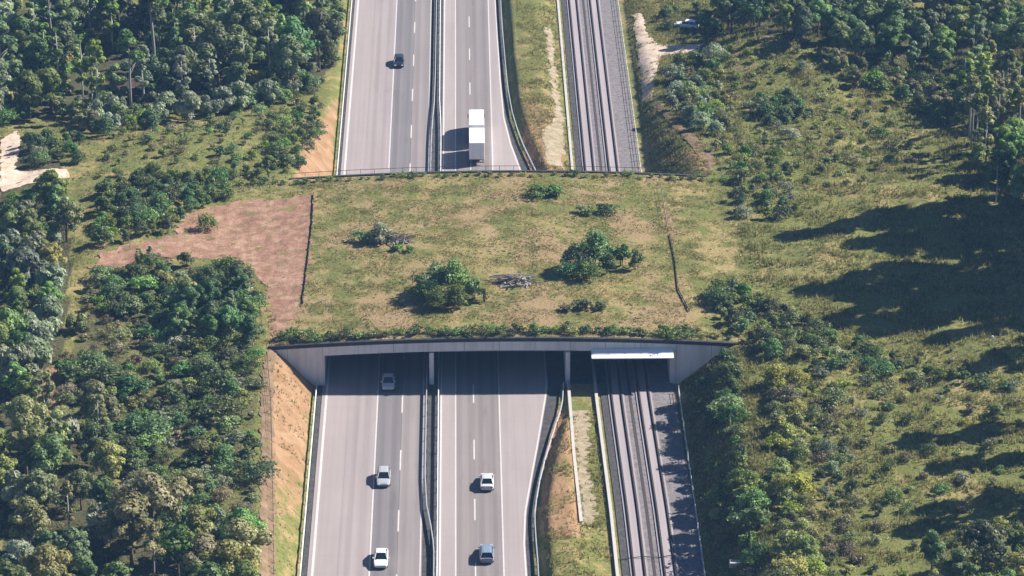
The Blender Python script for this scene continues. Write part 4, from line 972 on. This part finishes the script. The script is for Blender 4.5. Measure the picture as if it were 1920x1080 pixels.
# brown shelter in the upper left wood
x, y, z = at(240, 172); sh = empty('timber_shelter', (x, y, z), .12, 'low dark brown timber shelter in the upper left wood', 'shelter')
build(MB().loft([[(-3.6, -1.4, q_), (3.6, -1.4, q_), (3.6, 1.4, q_), (-3.6, 1.4, q_)] for q_ in (-.2, 1.45)]), 'wall', M_WOOD, sh)
for i in range(12):
    for s in (-1, 1):
        xa = -3.9 + i * .65
        build(MB().add([(xa, s * 1.8, 1.35), (xa + .62, s * 1.8, 1.35), (xa + .62, 0, 2.25), (xa, 0, 2.25), (xa, s * 1.8, 1.28), (xa + .62, s * 1.8, 1.28), (xa + .62, 0, 2.18), (xa, 0, 2.18)],
                       [(0, 1, 2, 3), (7, 6, 5, 4), (0, 4, 5, 1), (1, 5, 6, 2), (2, 6, 7, 3), (3, 7, 4, 0)]), 'roof_board', M_ROOF, sh)
build(MB().box(-4.0, 4.0, -.12, .12, 2.2, 2.32), 'ridge_board', M_WOOD_PALE, sh)
build(MB().box(-4.0, 4.0, -1.9, -1.78, 1.22, 1.36), 'eave_board', M_WOOD_PALE, sh)
# parked vehicle at the wood edge
x, y, z = at(1288, 52); pv = car((x, y, z + .05), 1.2, CP_WHITE, 'white car parked at the wood edge above the sandy track', True); del pv['group']
x, y, z = at(1860, 646); mk = build(MB().loft([[(-.1, -.06, q_), (.1, -.06, q_), (.1, .06, q_), (-.1, .06, q_)] for q_ in (-.2, 1.1)]).bevbox(-.14, .14, -.09, .09, 1.101, 1.35, .04), 'marker_post', M_WHITE, None, (x, y, z))
tag(mk, 'small white marker post in the right meadow shade', 'post')
x, y, z = at(1384, 1058); sb = build(MB().bevbox(-1.1, 1.1, -.5, .5, -.3, .42, .05), 'concrete_block', M_CONC_LIT, None, (x, y, z)); tag(sb, 'flat white concrete block on the lower railway bank', 'block')

# ------------------------------------------------------------------ grass
def grass(name, n, box, keep, h0, h1, w, label, seed, dens=None):
    r = np.random.default_rng(seed); x = r.uniform(box[0], box[1], n); y = r.uniform(box[2], box[3], n)
    k = keep(x, y); x, y = x[k], y[k]; n = len(x); z = zt(x, y)
    K = 3; a = r.uniform(0, 6.28, (n, K)); h = (r.uniform(h0, h1, n) * (1 + .35 * wob(x, y, 5, seed)))[:, None] * r.uniform(.7, 1.2, (n, K)); ww = w * r.uniform(.7, 1.4, (n, K))
    lean = r.uniform(.1, .7, (n, K)) * h; ox = r.uniform(-.15, .15, (n, K)); oy = r.uniform(-.15, .15, (n, K))
    bx, by = x[:, None] + ox, y[:, None] + oy; ca, sa = np.cos(a), np.sin(a); zz = np.repeat(z[:, None], K, 1)
    V = np.stack([np.stack([bx - sa * ww, by + ca * ww, zz - .03], -1), np.stack([bx + sa * ww, by - ca * ww, zz - .03], -1), np.stack([bx + ca * lean, by + sa * lean, zz + h], -1)], 2).reshape(-1, 3)
    F = np.arange(len(V)).reshape(-1, 3)
    dr = np.clip((.55 if dens is None else dens) + .35 * wob(x, y, 9, seed + 1) + .2 * wob(x, y, 3, seed + 2) + r.normal(0, .15, n), 0, 1)
    me = np_mesh(name, V, F, {'tint': np.repeat(r.uniform(0, 1, n), 3 * K), 'dry': np.repeat(dr, 3 * K)})
    o = link(name, me, M_GRASS); o['kind'] = 'stuff'; o['label'] = label; o['category'] = 'grass'; return o
NOTG = (TRACK, TRAIL, SANDY, SANDY_L, BANKP, LEDGE)
def free(x, y):
    k = np.ones(x.shape, bool)
    jx = x + 1.3 * wob(x, y, 2.3, 71); jy = y + 1.3 * wob(x, y, 2.1, 72)
    for Pg in NOTG: k &= ~inside(Pg, jx, jy)
    return k
def bare(x, y): return (.5 + .5 * wob(x, y, 11, 55) + .25 * wob(x, y, 4, 56)) > np.random.default_rng(3).uniform(0, 1, x.shape) * 1.1
grass('deck_grass', 110000, (-28, 42, YN + .8, YF - .8), lambda x, y: free(x, y) & bare(x, y),   .07, .2, .05, 'short dry olive grass covering the overpass deck', 61, .42)
cor = lambda x, y: (x < TL - .6) | (x > TR + .6) | ((y > YN + .8) & (y < YF - .8))
grass('hillside_grass', 150000, (38, 112, 385, 632), lambda x, y: free(x, y) & bare(x, y) & ((x > 42) | (y < YN - 1) | (y > YF + 1)), .25, .75, .075, 'yellow-green rough grass over the right meadow and hillside', 62, .32)
grass('knoll_grass', 50000, (-85, TL - .4, 385, 630), lambda x, y: free(x, y) & bare(x, y) & cor(x, y) & ~inside(W_TL, x, y) & ((y < YN - 1) | (x < -27)), .2, .45, .06, 'rough grass on the slopes and knoll left of the motorway', 63, .45)
grass('verge_grass', 26000, (10, 19, 385, 632), lambda x, y: (x > edge_x(y) + 2.0) & (x < 18.6) & ((y < YN - 9) | (y > YF + 1)) & ~inside(STRIP_N, x + .5 * wob(x, y, 2.0, 91), y) & ~inside(STRIP_F, x + .5 * wob(x, y, 2.0, 92), y) & bare(x, y), .18, .5, .06, 'rough yellowish grass on the verge between motorway and railway', 64, .6)
grass('bank_grass', 26000, (TR + .3, TR + 9, 385, 640), lambda x, y: ((y < YN - .6) | (y > YF + .6)) & free(x, y), .2, .5, .06, 'dark rough grass on the shaded railway bank', 65, .3)
def weeds(name, n, box, keep, label, colr, seed, r0=.25, r1=.75, hh=.45):
    r = np.random.default_rng(seed); x = r.uniform(box[0], box[1], n); y = r.uniform(box[2], box[3], n)
    k = keep(x, y) & ((wob(x, y, 14, seed + 5) + .6 * wob(x, y, 5, seed + 6)) > r.uniform(-.9, 1.1, n)); x, y = x[k], y[k]; n = len(x); z = zt(x, y)
    K = 12; rr = r.uniform(r0, r1, n); d = rand_dir(r, n * K); d[:, 2] = np.abs(d[:, 2]); f = r.uniform(.4, 1, n * K)[:, None]
    C = np.stack([np.repeat(x, K), np.repeat(y, K), np.repeat(z, K)], -1) + d * f * np.repeat(rr, K)[:, None] * np.array((1, 1, hh / .5))
    N = d * .5 + rand_dir(r, n * K) * .6 + np.array((0, 0, .3)); N /= np.linalg.norm(N, axis=1, keepdims=True)
    V, F = leaf_quads(C, N, .085, r, .7)
    me = np_mesh(name, V, F, {'tint': np.repeat(np.clip(.5 * np.repeat(r.uniform(0, 1, n), K) + .5 * r.uniform(0, 1, n * K), 0, 1), 4)})
    o = link(name, me, LEAF[colr]); o['kind'] = 'stuff'; o['label'] = label; o['category'] = 'weeds'; return o
on_deck = lambda x, y: (y > YN + 1) & (y < YF - 1)
weeds('deck_weeds', 2600, (-26, 40, YN + 1, YF - 1), lambda x, y: free(x, y), 'olive weeds among the grass of the overpass deck', 'olive', 81, .2, .5, .22)
weeds('deck_weeds', 600, (-26, 40, YN + 1, YF - 1), lambda x, y: free(x, y), 'pale dry weeds among the grass of the overpass deck', 'brown', 82, .2, .5, .2)
rm = lambda x, y: free(x, y) & ((x > 41) | (((y < YN - 1) | (y > YF + 1)) & (x > TR + 7)))
weeds('hillside_weeds', 11000, (36, 112, 385, 632), rm, 'olive weeds over the right meadow and hillside', 'olive', 83)
weeds('hillside_weeds', 7500, (36, 112, 385, 632), rm, 'green leafy weeds over the right meadow and hillside', 'green', 84)
lm = lambda x, y: free(x, y) & ((x < -28) | (y < YN - 1)) & ~inside(W_TL, x, y)
weeds('thicket_weeds', 4500, (-75, TL - 7, 385, 600), lm, 'olive weeds between the shrubs left of the motorway', 'olive', 85)
weeds('thicket_weeds', 3500, (-75, TL - 7, 385, 600), lm, 'green weeds between the shrubs left of the motorway', 'green', 86)
print('plants', len(PLANTS))

# ------------------------------------------------------------------ thin blue air between the aircraft and the ground
hz = MB().box(-2600, 2600, -900, 4000, -14, CAM_H + 25).mesh('haze')
m = bpy.data.materials.new('thin_air'); m.use_nodes = True; t = m.node_tree; t.nodes.clear()
o = t.nodes.new('ShaderNodeOutputMaterial'); v = t.nodes.new('ShaderNodeVolumePrincipled')
v.inputs['Color'].default_value = (.26, .52, 1.0, 1); v.inputs['Density'].default_value = HAZE; v.inputs['Anisotropy'].default_value = 0.0
lk(t, v.outputs[0], o.inputs['Volume']); hz.materials.append(m)
ho = link('haze', hz); ho['kind'] = 'stuff'; ho['label'] = 'thin blue haze filling the air over the scene'; ho['category'] = 'haze'
